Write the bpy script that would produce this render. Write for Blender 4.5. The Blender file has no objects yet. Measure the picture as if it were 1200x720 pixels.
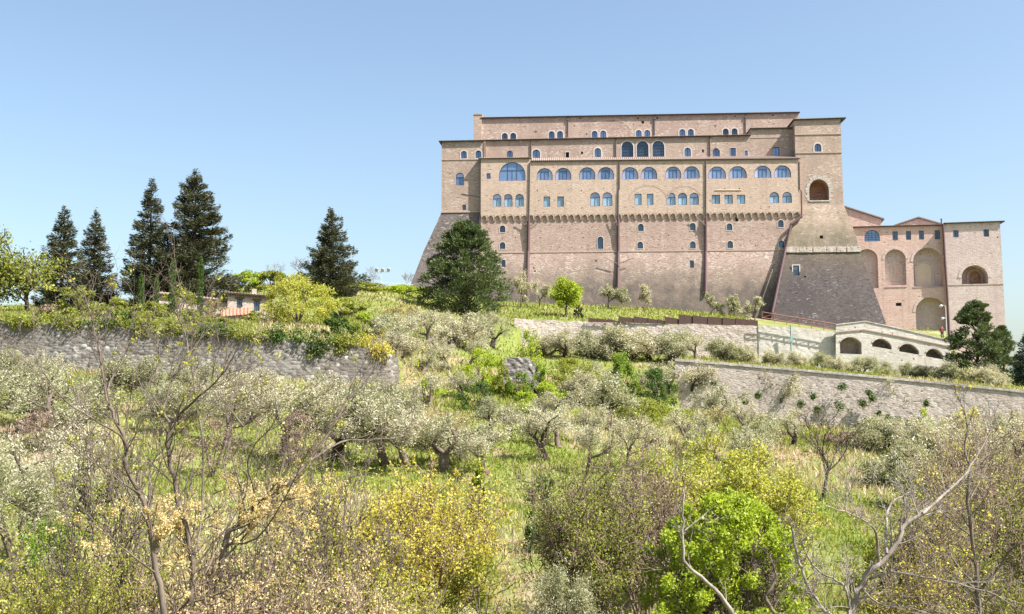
import bpy, bmesh, math, random
import numpy as np
from mathutils import Vector, Matrix
from mathutils.geometry import tessellate_polygon

# ------------------------------------------------------------------ camera, sky, sun, exposure
SC = bpy.context.scene
COL = SC.collection
F = 1250.0                       # focal length in photo pixels (1200 px wide)
PITCH = math.atan(120.0 / F)     # the horizon lies at photo row 480
SUN_AZ, SUN_EL = math.radians(116), math.radians(50)     # azimuth clockwise from +Y (the view direction)

cam_d = bpy.data.cameras.new('camera')
cam_d.sensor_width = 36.0
cam_d.lens = 36.0 * F / 1200.0
cam_d.clip_start = 0.5
cam_d.clip_end = 20000
cam = bpy.data.objects.new('camera', cam_d)
cam.rotation_euler = (math.pi / 2 + PITCH, 0, 0)
COL.objects.link(cam)
SC.camera = cam

world = bpy.data.worlds.new('World')
SC.world = world
world.use_nodes = True
wn = world.node_tree
wn.nodes.clear()
sky = wn.nodes.new('ShaderNodeTexSky')
sky.sky_type = 'NISHITA'
sky.sun_disc = False
sky.sun_elevation = SUN_EL
sky.sun_rotation = SUN_AZ
sky.altitude = 0
sky.air_density = 1.0
sky.dust_density = 2.4
sky.ozone_density = 0.3
bg = wn.nodes.new('ShaderNodeBackground')
bg.inputs[1].default_value = 0.092
wo = wn.nodes.new('ShaderNodeOutputWorld')
tint = wn.nodes.new('ShaderNodeMix')            # white balance of the photograph's sky
tint.data_type, tint.blend_type = 'RGBA', 'MULTIPLY'
tint.inputs[0].default_value = 1.0
tint.inputs[7].default_value = (0.95, 0.985, 0.975, 1)
wn.links.new(sky.outputs[0], tint.inputs[6])
wn.links.new(tint.outputs[2], bg.inputs[0])
wn.links.new(bg.outputs[0], wo.inputs[0])

sun_d = bpy.data.lights.new('sun', 'SUN')
sun_d.energy = 5.0
sun_d.angle = math.radians(0.5)
sun_d.color = (1.0, 0.965, 0.915)
sun = bpy.data.objects.new('sun', sun_d)
sv = Vector((math.sin(SUN_AZ) * math.cos(SUN_EL), math.cos(SUN_AZ) * math.cos(SUN_EL), math.sin(SUN_EL)))
sun.rotation_euler = (-sv).to_track_quat('-Z', 'Y').to_euler()
sun.location = sv * 400
COL.objects.link(sun)

SC.view_settings.view_transform = 'Standard'
SC.view_settings.look = 'None'
SC.view_settings.gamma = 1.0
SC.view_settings.exposure = 1.38
SC.cycles.max_bounces = 6
SC.cycles.transparent_max_bounces = 8

# ------------------------------------------------------------------ geometry of the view
SP, CP = math.sin(PITCH), math.cos(PITCH)

def ray(x, y):
    cx, cy = (x - 600.0) / F, (360.0 - y) / F
    fy = CP - SP * cy
    return cx / fy, (SP + CP * cy) / fy

def pt(x, y, d):
    a, b = ray(x, y)
    return Vector((a * d, d, b * d))

# ------------------------------------------------------------------ object helpers
def link(o, parent=None):
    COL.objects.link(o)
    if parent is not None:
        o.parent = parent
    return o

def tag(o, label, cat, group=None):
    o['label'] = label
    o['category'] = cat
    if group:
        o['group'] = group
    return o

def empty(name, loc, label, cat, group=None, rz=0.0):
    o = bpy.data.objects.new(name, None)
    o.empty_display_size = 0.3
    o.location = loc
    o.rotation_euler = (0, 0, rz)
    link(o)
    return tag(o, label, cat, group)

def obj(name, me, parent=None):
    return link(bpy.data.objects.new(name, me), parent)

def structure(o):
    o['kind'] = 'structure'
    return o

def stuff(o):
    o['kind'] = 'stuff'
    return o

def np_mesh(name, verts, faces, mat, smooth=False):
    """verts (N,3); faces (M,k) all of one size"""
    me = bpy.data.meshes.new(name)
    verts = np.asarray(verts, dtype=np.float32)
    faces = np.asarray(faces, dtype=np.int32)
    k = faces.shape[1]
    me.vertices.add(len(verts))
    me.vertices.foreach_set('co', verts.ravel())
    me.loops.add(faces.size)
    me.loops.foreach_set('vertex_index', faces.ravel())
    me.polygons.add(len(faces))
    me.polygons.foreach_set('loop_start', np.arange(0, faces.size, k, dtype=np.int32))
    if smooth:
        me.polygons.foreach_set('use_smooth', np.ones(len(faces), dtype=bool))
    me.update(calc_edges=True)
    me.validate()
    if mat:
        me.materials.append(mat)
    return me

class MB:
    """collects plain geometry for one mesh"""
    def __init__(s):
        s.v, s.f, s.mi = [], [], []
        s.m = 0
    def add(s, vs, fs):
        b = len(s.v)
        s.v.extend([tuple(p) for p in vs])
        for f in fs:
            s.f.append([i + b for i in f])
            s.mi.append(s.m)
    def box(s, x0, x1, y0, y1, z0, z1):
        vs = [(x0, y0, z0), (x1, y0, z0), (x1, y1, z0), (x0, y1, z0), (x0, y0, z1), (x1, y0, z1), (x1, y1, z1), (x0, y1, z1)]
        s.add(vs, [(0, 3, 2, 1), (4, 5, 6, 7), (0, 1, 5, 4), (1, 2, 6, 5), (2, 3, 7, 6), (3, 0, 4, 7)])
    def hexa(s, vs):
        s.add(vs, [(0, 3, 2, 1), (4, 5, 6, 7), (0, 1, 5, 4), (1, 2, 6, 5), (2, 3, 7, 6), (3, 0, 4, 7)])
    def tube(s, pts, rad, n=4, cap=True):
        pts = [Vector(p) for p in pts]
        if not hasattr(rad, '__len__'):
            rad = [rad] * len(pts)
        b = len(s.v)
        prev = None
        for i, p in enumerate(pts):
            a = pts[max(i - 1, 0)]
            c = pts[min(i + 1, len(pts) - 1)]
            t = (c - a)
            if t.length < 1e-6:
                t = Vector((0, 0, 1))
            t.normalize()
            if prev is None:
                q = Vector((0, 0, 1)) if abs(t.z) < 0.9 else Vector((1, 0, 0))
                e = t.cross(q).normalized()
            else:
                e = (prev - t * prev.dot(t))
                e = e.normalized() if e.length > 1e-6 else t.orthogonal().normalized()
            prev = e
            g = t.cross(e)
            for k in range(n):
                an = 2 * math.pi * k / n
                s.v.append(tuple(p + (e * math.cos(an) + g * math.sin(an)) * rad[i]))
        for i in range(len(pts) - 1):
            for k in range(n):
                k2 = (k + 1) % n
                s.f.append([b + i * n + k, b + i * n + k2, b + (i + 1) * n + k2, b + (i + 1) * n + k])
                s.mi.append(s.m)
        if cap:
            s.f.append([b + k for k in range(n)][::-1])
            s.f.append([b + (len(pts) - 1) * n + k for k in range(n)])
            s.mi += [s.m, s.m]
    def mesh(s, name, mats, smooth=False):
        me = bpy.data.meshes.new(name)
        me.from_pydata(s.v, [], s.f)
        if not isinstance(mats, (list, tuple)):
            mats = [mats]
        for m in mats:
            me.materials.append(m)
        if len(mats) > 1:
            me.polygons.foreach_set('material_index', s.mi)
        if smooth:
            me.polygons.foreach_set('use_smooth', [True] * len(s.f))
        me.update()
        return me
    def build(s, name, mats, parent=None, smooth=False):
        return obj(name, s.mesh(name, mats, smooth), parent)

# ------------------------------------------------------------------ materials
def new_mat(name):
    m = bpy.data.materials.new(name)
    m.use_nodes = True
    nt = m.node_tree
    nt.nodes.clear()
    out = nt.nodes.new('ShaderNodeOutputMaterial')
    return m, nt, out

class N:
    """small wrapper to write node graphs"""
    def __init__(s, nt):
        s.nt = nt
    def node(s, t, **kw):
        n = s.nt.nodes.new(t)
        for k, v in kw.items():
            setattr(n, k, v)
        return n
    def set(s, n, i, v):
        if isinstance(v, bpy.types.NodeSocket):
            s.nt.links.new(v, n.inputs[i])
        else:
            if isinstance(v, (tuple, list)) and len(v) == 3 and n.inputs[i].type == 'RGBA':
                v = (*v, 1)
            n.inputs[i].default_value = v
    def mix(s, f, a, b, mode='MIX'):
        n = s.node('ShaderNodeMix', data_type='RGBA', blend_type=mode)
        s.set(n, 0, f)
        s.set(n, 6, a)
        s.set(n, 7, b)
        return n.outputs[2]
    def math(s, op, a, b=0.0, clamp=False):
        n = s.node('ShaderNodeMath', operation=op, use_clamp=clamp)
        s.set(n, 0, a)
        s.set(n, 1, b)
        return n.outputs[0]
    def noise(s, vec, scale, detail=4, rough=0.6):
        n = s.node('ShaderNodeTexNoise')
        if vec is not None:
            s.set(n, 'Vector', vec)
        s.set(n, 'Scale', scale)
        s.set(n, 'Detail', detail)
        s.set(n, 'Roughness', rough)
        return n.outputs['Fac']
    def voro(s, vec, scale, feature='F1'):
        n = s.node('ShaderNodeTexVoronoi', feature=feature)
        s.set(n, 'Vector', vec)
        s.set(n, 'Scale', scale)
        return n
    def ramp(s, fac, lo, hi):
        n = s.node('ShaderNodeMapRange')
        n.clamp = True
        s.set(n, 0, fac)
        n.inputs[1].default_value, n.inputs[2].default_value = lo, hi
        return n.outputs[0]
    def mapping(s, vec, scale=(1, 1, 1), loc=(0, 0, 0)):
        n = s.node('ShaderNodeMapping')
        s.set(n, 0, vec)
        n.inputs['Scale'].default_value = scale
        n.inputs['Location'].default_value = loc
        return n.outputs[0]
    def obj(s):
        return s.node('ShaderNodeTexCoord').outputs['Object']
    def island(s):
        return s.node('ShaderNodeNewGeometry').outputs['Random Per Island']
    def cr(s, fac, stops):
        n = s.node('ShaderNodeValToRGB')
        el = n.color_ramp.elements
        while len(el) < len(stops):
            el.new(0.5)
        for e, (p, c) in zip(el, stops):
            e.position = p
            e.color = (*c, 1)
        s.set(n, 0, fac)
        return n.outputs[0]

def plain(name, col, rough=0.7, metal=0.0, vary=0.15, scale=3.0, spec=0.3):
    m, nt, out = new_mat(name)
    g = N(nt)
    p = g.node('ShaderNodeBsdfPrincipled')
    no = g.noise(g.obj(), scale, 5)
    c = g.mix(no, tuple(max(0, v * (1 - vary * 2)) for v in col), tuple(min(1, v * (1 + vary * 2)) for v in col))
    g.set(p, 'Base Color', c)
    p.inputs['Roughness'].default_value = rough
    p.inputs['Metallic'].default_value = metal
    p.inputs['Specular IOR Level'].default_value = spec
    nt.links.new(p.outputs[0], out.inputs[0])
    return m

def masonry(name, cols, pale, cell=(0.42, 0.16), speck=0.06, dark_spots=0.02, stains=(), bump=0.25, patch=0.5, patch_col=None, cell_mix=0.85, sat=0.72, gain=0.97, tint=(1, 1, 1)):
    """courses of small bricks or stones; stains = list of (colour, z_low, z_high, amount, noise scale)"""
    def tone(c):
        l = 0.35 * c[0] + 0.5 * c[1] + 0.15 * c[2]
        return tuple((l + (c[i] - l) * sat) * gain * tint[i] for i in range(3))
    if name.endswith('brick') and 'salmon' not in name:
        gain *= 1.10
    cols = [tone(c) for c in cols]
    patch_col = tone(patch_col) if patch_col else None
    m, nt, out = new_mat(name)
    g = N(nt)
    o = g.obj()
    # distort a little so that the courses are not ruler straight
    mp = g.mapping(o, (1 / cell[0], 1 / cell[0], 1 / cell[1]))
    v = g.voro(mp, 1.0)
    v.inputs['Randomness'].default_value = 0.75
    sep = g.node('ShaderNodeSeparateColor')
    g.set(sep, 0, v.outputs['Color'])
    rnd, rnd2 = sep.outputs[0], sep.outputs[1]
    k = len(cols)
    c_cell = g.cr(rnd, [((i + 0.5) / k, c) for i, c in enumerate(cols)])
    mean = tuple(sum(c[i] for c in cols) / k for i in range(3))
    col = g.mix(cell_mix, mean, c_cell)
    big = g.noise(o, 0.10, 5, 0.62)
    mid = g.noise(o, 0.55, 5, 0.65)
    pc = patch_col or tuple(v_ * 0.72 for v_ in mean)
    col = g.mix(g.math('MULTIPLY', g.ramp(big, 0.45, 0.62), patch), col, pc)
    col = g.mix(g.math('MULTIPLY', g.ramp(mid, 0.5, 0.75), 0.38), col, tuple(min(1, v_ * 1.28) for v_ in mean))
    # pale repaired stones, gathered in places
    sp = g.math('MULTIPLY', g.ramp(rnd2, 1 - speck * 2.2, 1 - speck * 2.2 + 0.02), g.ramp(g.noise(o, 0.25, 3), 0.42, 0.6))
    col = g.mix(g.math('MULTIPLY', sp, 0.75), col, pale)
    if dark_spots:
        col = g.mix(g.math('MULTIPLY', g.ramp(sep.outputs[2], 1 - dark_spots, 1 - dark_spots + 0.01), 0.7), col, tuple(v_ * 0.3 for v_ in mean))
    sz = g.node('ShaderNodeSeparateXYZ')
    g.set(sz, 0, o)
    for (sc_, z0, z1, amt, ns) in stains:
        n1 = g.noise(g.mapping(o, (1, 1, 0.45)), ns, 6, 0.68)
        zz = g.math('ADD', sz.outputs[2], g.math('MULTIPLY', g.math('SUBTRACT', n1, 0.5), (abs(z1 - z0) * 1.6)))
        fac = g.ramp(zz, z0, z1) if z1 > z0 else g.math('SUBTRACT', 1.0, g.ramp(zz, z1, z0))
        fac = g.math('MULTIPLY', fac, g.ramp(g.noise(o, ns * 2.7, 6, 0.7), 0.25, 0.6))
        col = g.mix(g.math('MULTIPLY', fac, amt), col, sc_)
    streak = g.noise(g.mapping(o, (1, 1, 0.05)), 1.1, 4, 0.6)
    col = g.mix(g.math('MULTIPLY', g.ramp(streak, 0.5, 0.72), 0.36), col, tuple(v_ * 0.62 for v_ in mean))
    fine = g.noise(o, 6.0, 3, 0.7)
    col = g.mix(0.28, col, g.mix(fine, (0.25, 0.25, 0.25), (1, 1, 1)), 'MULTIPLY')
    p = g.node('ShaderNodeBsdfPrincipled')
    g.set(p, 'Base Color', col)
    p.inputs['Roughness'].default_value = 0.92
    p.inputs['Specular IOR Level'].default_value = 0.15
    b = g.node('ShaderNodeBump')
    b.inputs['Strength'].default_value = bump
    b.inputs['Distance'].default_value = 0.15
    h = g.math('ADD', g.math('MULTIPLY', v.outputs['Distance'], -0.6), g.math('MULTIPLY', g.math('ADD', rnd, mid), 0.6))
    g.set(b, 'Height', h)
    nt.links.new(b.outputs[0], p.inputs['Normal'])
    nt.links.new(p.outputs[0], out.inputs[0])
    return m

def leaf_mat(name, stops, trans=0.4, rough=0.55, spec=0.25):
    """leaf colour varies from leaf to leaf"""
    m, nt, out = new_mat(name)
    g = N(nt)
    r = g.island()
    cl = g.noise(g.obj(), 1.1, 2)
    f = g.math('ADD', g.math('MULTIPLY', r, 0.65), g.math('MULTIPLY', g.ramp(cl, 0.3, 0.7), 0.35))
    col = g.cr(f, stops)
    p = g.node('ShaderNodeBsdfPrincipled')
    g.set(p, 'Base Color', col)
    p.inputs['Roughness'].default_value = rough
    p.inputs['Specular IOR Level'].default_value = spec
    t = g.node('ShaderNodeBsdfTranslucent')
    g.set(t, 0, g.mix(1.0, col, (1.15, 1.1, 0.6), 'MULTIPLY'))
    mx = g.node('ShaderNodeMixShader')
    mx.inputs[0].default_value = trans
    nt.links.new(p.outputs[0], mx.inputs[1])
    nt.links.new(t.outputs[0], mx.inputs[2])
    nt.links.new(mx.outputs[0], out.inputs[0])
    return m

def bark_mat(name, a, b):
    m, nt, out = new_mat(name)
    g = N(nt)
    o = g.obj()
    n1 = g.noise(g.mapping(o, (1, 1, 0.3)), 9.0, 5, 0.7)
    n2 = g.noise(o, 1.3, 3)
    col = g.mix(g.ramp(n1, 0.35, 0.65), a, b)
    col = g.mix(g.math('MULTIPLY', n2, 0.5), col, tuple(x * 0.6 for x in a))
    p = g.node('ShaderNodeBsdfPrincipled')
    g.set(p, 'Base Color', col)
    p.inputs['Roughness'].default_value = 0.9
    p.inputs['Specular IOR Level'].default_value = 0.15
    bm = g.node('ShaderNodeBump')
    bm.inputs['Strength'].default_value = 0.5
    bm.inputs['Distance'].default_value = 0.03
    g.set(bm, 'Height', n1)
    nt.links.new(bm.outputs[0], p.inputs['Normal'])
    nt.links.new(p.outputs[0], out.inputs[0])
    return m

M = {}
PALE = (0.62, 0.55, 0.47)
M['brick_low'] = masonry('pink_brick', [(0.54, 0.37, 0.31), (0.45, 0.30, 0.24), (0.60, 0.45, 0.38), (0.38, 0.25, 0.20), (0.56, 0.39, 0.33)], PALE, speck=0.07, gain=1.0, tint=(.83, .785, .755))
M['brick_batter'] = masonry('weathered_brick', tint=(.83, .785, .755), cols=[(0.52, 0.36, 0.30), (0.43, 0.29, 0.24), (0.58, 0.44, 0.37), (0.35, 0.235, 0.195)], pale=PALE, speck=0.11,
                            stains=[((0.20, 0.17, 0.085), 11.5, 7.5, 0.40, 0.3), ((0.13, 0.108, 0.096), 12.4, 5.6, 1.0, 0.12), ((0.10, 0.085, 0.078), 7.0, 3.5, 0.8, 0.2)])
M['brick_cream'] = masonry('cream_brick', [(0.59, 0.46, 0.36), (0.51, 0.38, 0.29), (0.64, 0.52, 0.42), (0.55, 0.42, 0.33)], (0.70, 0.62, 0.52), speck=0.04, patch=0.35,
                           patch_col=(0.50, 0.37, 0.29), cell_mix=0.95, sat=0.8, gain=1.02, tint=(.83, .775, .745))
M['brick_top'] = masonry('rose_brick', [(0.48, 0.35, 0.27), (0.40, 0.28, 0.22), (0.54, 0.43, 0.35), (0.44, 0.31, 0.24)], PALE, speck=0.07, patch_col=(0.36, 0.25, 0.21), tint=(.90, .85, .81))
M['brick_tower'] = masonry('tan_brick', tint=(.84, .79, .765), cols=[(0.53, 0.39, 0.29), (0.45, 0.32, 0.23), (0.58, 0.46, 0.36), (0.48, 0.34, 0.26)], pale=PALE, speck=0.08,
                           stains=[((0.16, 0.145, 0.07), 22.5, 17.0, 0.8, 0.22), ((0.12, 0.104, 0.095), 20.5, 13.5, 0.85, 0.28)])
M['talus'] = masonry('dark_talus_stone', tint=(.74, .74, .79), cols=[(0.155, 0.120, 0.105), (0.12, 0.094, 0.083), (0.205, 0.165, 0.145), (0.095, 0.076, 0.068)], pale=(0.30, 0.27, 0.25), speck=0.02, patch=0.55,
                     patch_col=(0.09, 0.073, 0.066), stains=[((0.20, 0.155, 0.115), 5.0, 14.5, 0.65, 0.14), ((0.15, 0.13, 0.07), 9.0, 14.5, 0.4, 0.35)])
M['talus_left'] = masonry('brown_talus_stone', tint=(.78, .82, .94), cols=[(0.26, 0.185, 0.14), (0.20, 0.14, 0.108), (0.31, 0.235, 0.18), (0.18, 0.13, 0.10)], pale=(0.5, 0.43, 0.36), speck=0.06, patch=0.4)
M['brick_wing'] = masonry('salmon_brick', tint=(1.14, 1.15, 1.22), sat=.85, cols=[(0.60, 0.40, 0.31), (0.52, 0.33, 0.25), (0.66, 0.48, 0.39), (0.56, 0.37, 0.29)], pale=(0.7, 0.60, 0.50), speck=0.07, patch_col=(0.50, 0.32, 0.25))
M['brick_block'] = masonry('pale_salmon_brick', tint=(1.08, 1.10, 1.22), sat=.8, cols=[(0.60, 0.45, 0.36), (0.53, 0.37, 0.29), (0.66, 0.53, 0.43), (0.56, 0.41, 0.33)], pale=(0.7, 0.60, 0.50), speck=0.08, patch_col=(0.52, 0.36, 0.29))
M['lit_orange_brick'] = masonry('lit_orange_brick', [(0.48, 0.22, 0.12), (0.38, 0.16, 0.09), (0.55, 0.30, 0.18)], PALE, speck=0.04)  # orange of bounced light is put into this brick colour
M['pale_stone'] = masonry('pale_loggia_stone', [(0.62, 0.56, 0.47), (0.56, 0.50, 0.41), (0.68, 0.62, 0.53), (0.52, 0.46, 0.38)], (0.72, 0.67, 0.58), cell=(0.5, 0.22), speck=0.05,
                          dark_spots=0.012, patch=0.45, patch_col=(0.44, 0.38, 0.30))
M['wall_stone'] = masonry('grey_pink_stone', [(0.42, 0.36, 0.31), (0.34, 0.28, 0.24), (0.50, 0.44, 0.38), (0.28, 0.23, 0.20)], (0.60, 0.55, 0.49), cell=(0.36, 0.17), speck=0.10, dark_spots=0.03,
                          bump=0.35, patch=0.5, patch_col=(0.32, 0.26, 0.22), sat=1.0, gain=1.2)
M['rubble'] = masonry('grey_rubble', [(0.37, 0.34, 0.31), (0.27, 0.245, 0.22), (0.46, 0.43, 0.39), (0.20, 0.18, 0.16)], (0.50, 0.47, 0.43), cell=(0.50, 0.30), speck=0.06, dark_spots=0.06,
                      bump=0.9, patch=0.6, patch_col=(0.20, 0.175, 0.14), sat=1.0, gain=0.64)
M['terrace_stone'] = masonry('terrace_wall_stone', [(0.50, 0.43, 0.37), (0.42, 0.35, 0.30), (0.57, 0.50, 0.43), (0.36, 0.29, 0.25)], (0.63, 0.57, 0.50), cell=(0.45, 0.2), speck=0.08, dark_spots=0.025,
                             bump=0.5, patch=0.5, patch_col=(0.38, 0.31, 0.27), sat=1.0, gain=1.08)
M['house_stone'] = masonry('pink_house_stone', [(0.50, 0.37, 0.29), (0.42, 0.30, 0.24), (0.56, 0.44, 0.35)], PALE, speck=0.06)
M['surround'] = plain('white_brick_trim', (0.50, 0.45, 0.42), 0.9, vary=0.12, scale=4)
M['trim'] = plain('stone_trim', (0.40, 0.30, 0.24), 0.9, vary=0.15, scale=2)
M['ledge'] = masonry('pale_ledge_stone', [(0.58, 0.50, 0.42), (0.48, 0.40, 0.33), (0.64, 0.56, 0.48)], (0.70, 0.62, 0.54), cell=(0.7, 0.3), speck=0.08)
M['tile'] = plain('roof_tile_clay', (0.235, 0.175, 0.145), 0.9, vary=0.3, scale=2.5)
M['tile_red'] = plain('red_roof_tile', (0.40, 0.17, 0.115), 0.9, vary=0.3, scale=3)
M['eave'] = plain('dark_eave_wood', (0.055, 0.042, 0.036), 0.85, vary=0.2)
M['frame'] = plain('blue_grey_window_frame', (0.035, 0.060, 0.10), 0.5, vary=0.1)
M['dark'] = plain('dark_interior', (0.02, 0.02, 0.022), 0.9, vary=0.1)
M['pipe'] = plain('purple_brown_downpipe', (0.115, 0.066, 0.068), 0.55, vary=0.12)
M['pipe_thin'] = plain('copper_brown_gutter', (0.12, 0.09, 0.085), 0.55, vary=0.12)
M['rust'] = plain('rusty_iron', (0.26, 0.12, 0.08), 0.8, vary=0.2)
M['panel'] = plain('brown_board', (0.085, 0.05, 0.042), 0.8, vary=0.2)
M['metal'] = plain('pale_galvanised_metal', (0.55, 0.56, 0.57), 0.45, metal=0.3, vary=0.05)
M['teal'] = plain('green_painted_pole', (0.22, 0.34, 0.33), 0.5, vary=0.1)
M['wood'] = plain('brown_lintel_wood', (0.14, 0.065, 0.04), 0.8, vary=0.2)
M['plaster'] = plain('beige_plaster', (0.60, 0.48, 0.38), 0.9, vary=0.08, scale=1.0)

def glass(name, col, metal):
    m, nt, out = new_mat(name)
    g = N(nt)
    p = g.node('ShaderNodeBsdfPrincipled')
    info = g.node('ShaderNodeObjectInfo')
    no = g.noise(g.obj(), 0.9, 3)
    f = g.math('ADD', g.math('MULTIPLY', info.outputs['Random'], 0.5), g.math('MULTIPLY', no, 0.5))
    g.set(p, 'Base Color', g.mix(f, tuple(v * 0.38 for v in col), tuple(min(1, v * 1.3) for v in col)))
    p.inputs['Roughness'].default_value = 0.12
    p.inputs['Metallic'].default_value = metal
    nt.links.new(p.outputs[0], out.inputs[0])
    return m
M['glass'] = glass('sky_tinted_window_glass', (0.20, 0.285, 0.43), 0.5)  # blue of the mirrored sky is put into the pane colour
M['glass_pale'] = glass('curtained_window_glass', (0.42, 0.46, 0.66), 0.25)
M['glass_light'] = glass('light_window_glass', (0.34, 0.47, 0.57), 0.3)
M['glass_dark'] = glass('dark_window_glass', (0.095, 0.135, 0.19), 0.35)

# leaves
M['olive'] = leaf_mat('olive_leaf', [(0.0, (0.17, 0.18, 0.085)), (0.35, (0.29, 0.295, 0.165)), (0.65, (0.42, 0.415, 0.275)), (1.0, (0.58, 0.56, 0.43))], 0.35, 0.45, 0.5)
M['olive_dry'] = leaf_mat('pale_olive_leaf', [(0.0, (0.25, 0.235, 0.15)), (0.35, (0.41, 0.385, 0.265)), (0.7, (0.55, 0.52, 0.39)), (1.0, (0.68, 0.65, 0.53))], 0.35, 0.45, 0.5)
M['conifer'] = leaf_mat('dark_conifer_needle', [(0.0, (0.028, 0.038, 0.020)), (0.5, (0.066, 0.076, 0.038)), (0.85, (0.13, 0.12, 0.062)), (1.0, (0.20, 0.16, 0.09))], 0.15, 0.6)
M['cedar'] = leaf_mat('cedar_needle', [(0.0, (0.036, 0.060, 0.025)), (0.5, (0.088, 0.125, 0.048)), (1.0, (0.20, 0.22, 0.09))], 0.2, 0.6)
M['blue_fir'] = leaf_mat('blue_green_needle', [(0.0, (0.03, 0.05, 0.04)), (1.0, (0.10, 0.14, 0.10))], 0.12)
M['lime'] = leaf_mat('bright_lime_leaf', [(0.0, (0.17, 0.24, 0.02)), (0.5, (0.34, 0.43, 0.045)), (1.0, (0.56, 0.63, 0.13))], 0.55)
M['green'] = leaf_mat('fresh_green_leaf', [(0.0, (0.08, 0.15, 0.02)), (0.5, (0.18, 0.27, 0.035)), (1.0, (0.34, 0.43, 0.09))], 0.5)
M['yellow'] = leaf_mat('yellow_green_leaf', [(0.0, (0.34, 0.30, 0.05)), (0.5, (0.55, 0.49, 0.09)), (1.0, (0.74, 0.66, 0.20))], 0.5)
M['yellow_lime'] = leaf_mat('yellow_lime_leaf', [(0.0, (0.22, 0.235, 0.035)), (0.5, (0.42, 0.43, 0.08)), (1.0, (0.62, 0.60, 0.20))], 0.5)
M['straw'] = leaf_mat('straw_leaf', [(0.0, (0.26, 0.22, 0.11)), (0.5, (0.40, 0.36, 0.16)), (1.0, (0.56, 0.50, 0.26))], 0.4)
M['peach'] = leaf_mat('peach_seed_cluster', [(0.0, (0.46, 0.34, 0.16)), (0.5, (0.66, 0.52, 0.27)), (1.0, (0.82, 0.72, 0.43))], 0.45)
M['scrub'] = leaf_mat('brown_scrub', [(0.0, (0.11, 0.075, 0.055)), (0.5, (0.25, 0.18, 0.14)), (1.0, (0.44, 0.35, 0.29))], 0.25)
M['ivy'] = leaf_mat('dark_ivy_leaf', [(0.0, (0.03, 0.065, 0.015)), (0.6, (0.075, 0.13, 0.028)), (1.0, (0.18, 0.26, 0.05))], 0.35)
M['hedge'] = leaf_mat('yellow_green_hedge', [(0.0, (0.11, 0.145, 0.025)), (0.5, (0.26, 0.295, 0.055)), (1.0, (0.48, 0.48, 0.14))], 0.5)
M['blade'] = leaf_mat('grass_blade', [(0.0, (0.11, 0.14, 0.03)), (0.5, (0.24, 0.275, 0.055)), (1.0, (0.42, 0.42, 0.14))], 0.45)
M['dryblade'] = leaf_mat('dry_grass_blade', [(0.0, (0.30, 0.23, 0.13)), (1.0, (0.58, 0.49, 0.32))], 0.35)
M['bark'] = bark_mat('grey_brown_bark', (0.10, 0.075, 0.06), (0.22, 0.175, 0.145))
M['bark_dark'] = bark_mat('dark_bark', (0.035, 0.027, 0.022), (0.09, 0.07, 0.055))
M['bark_pale'] = bark_mat('pale_dead_bark', (0.16, 0.13, 0.11), (0.40, 0.345, 0.30))
M['twig'] = bark_mat('red_brown_twig', (0.15, 0.10, 0.08), (0.30, 0.225, 0.18))

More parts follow.
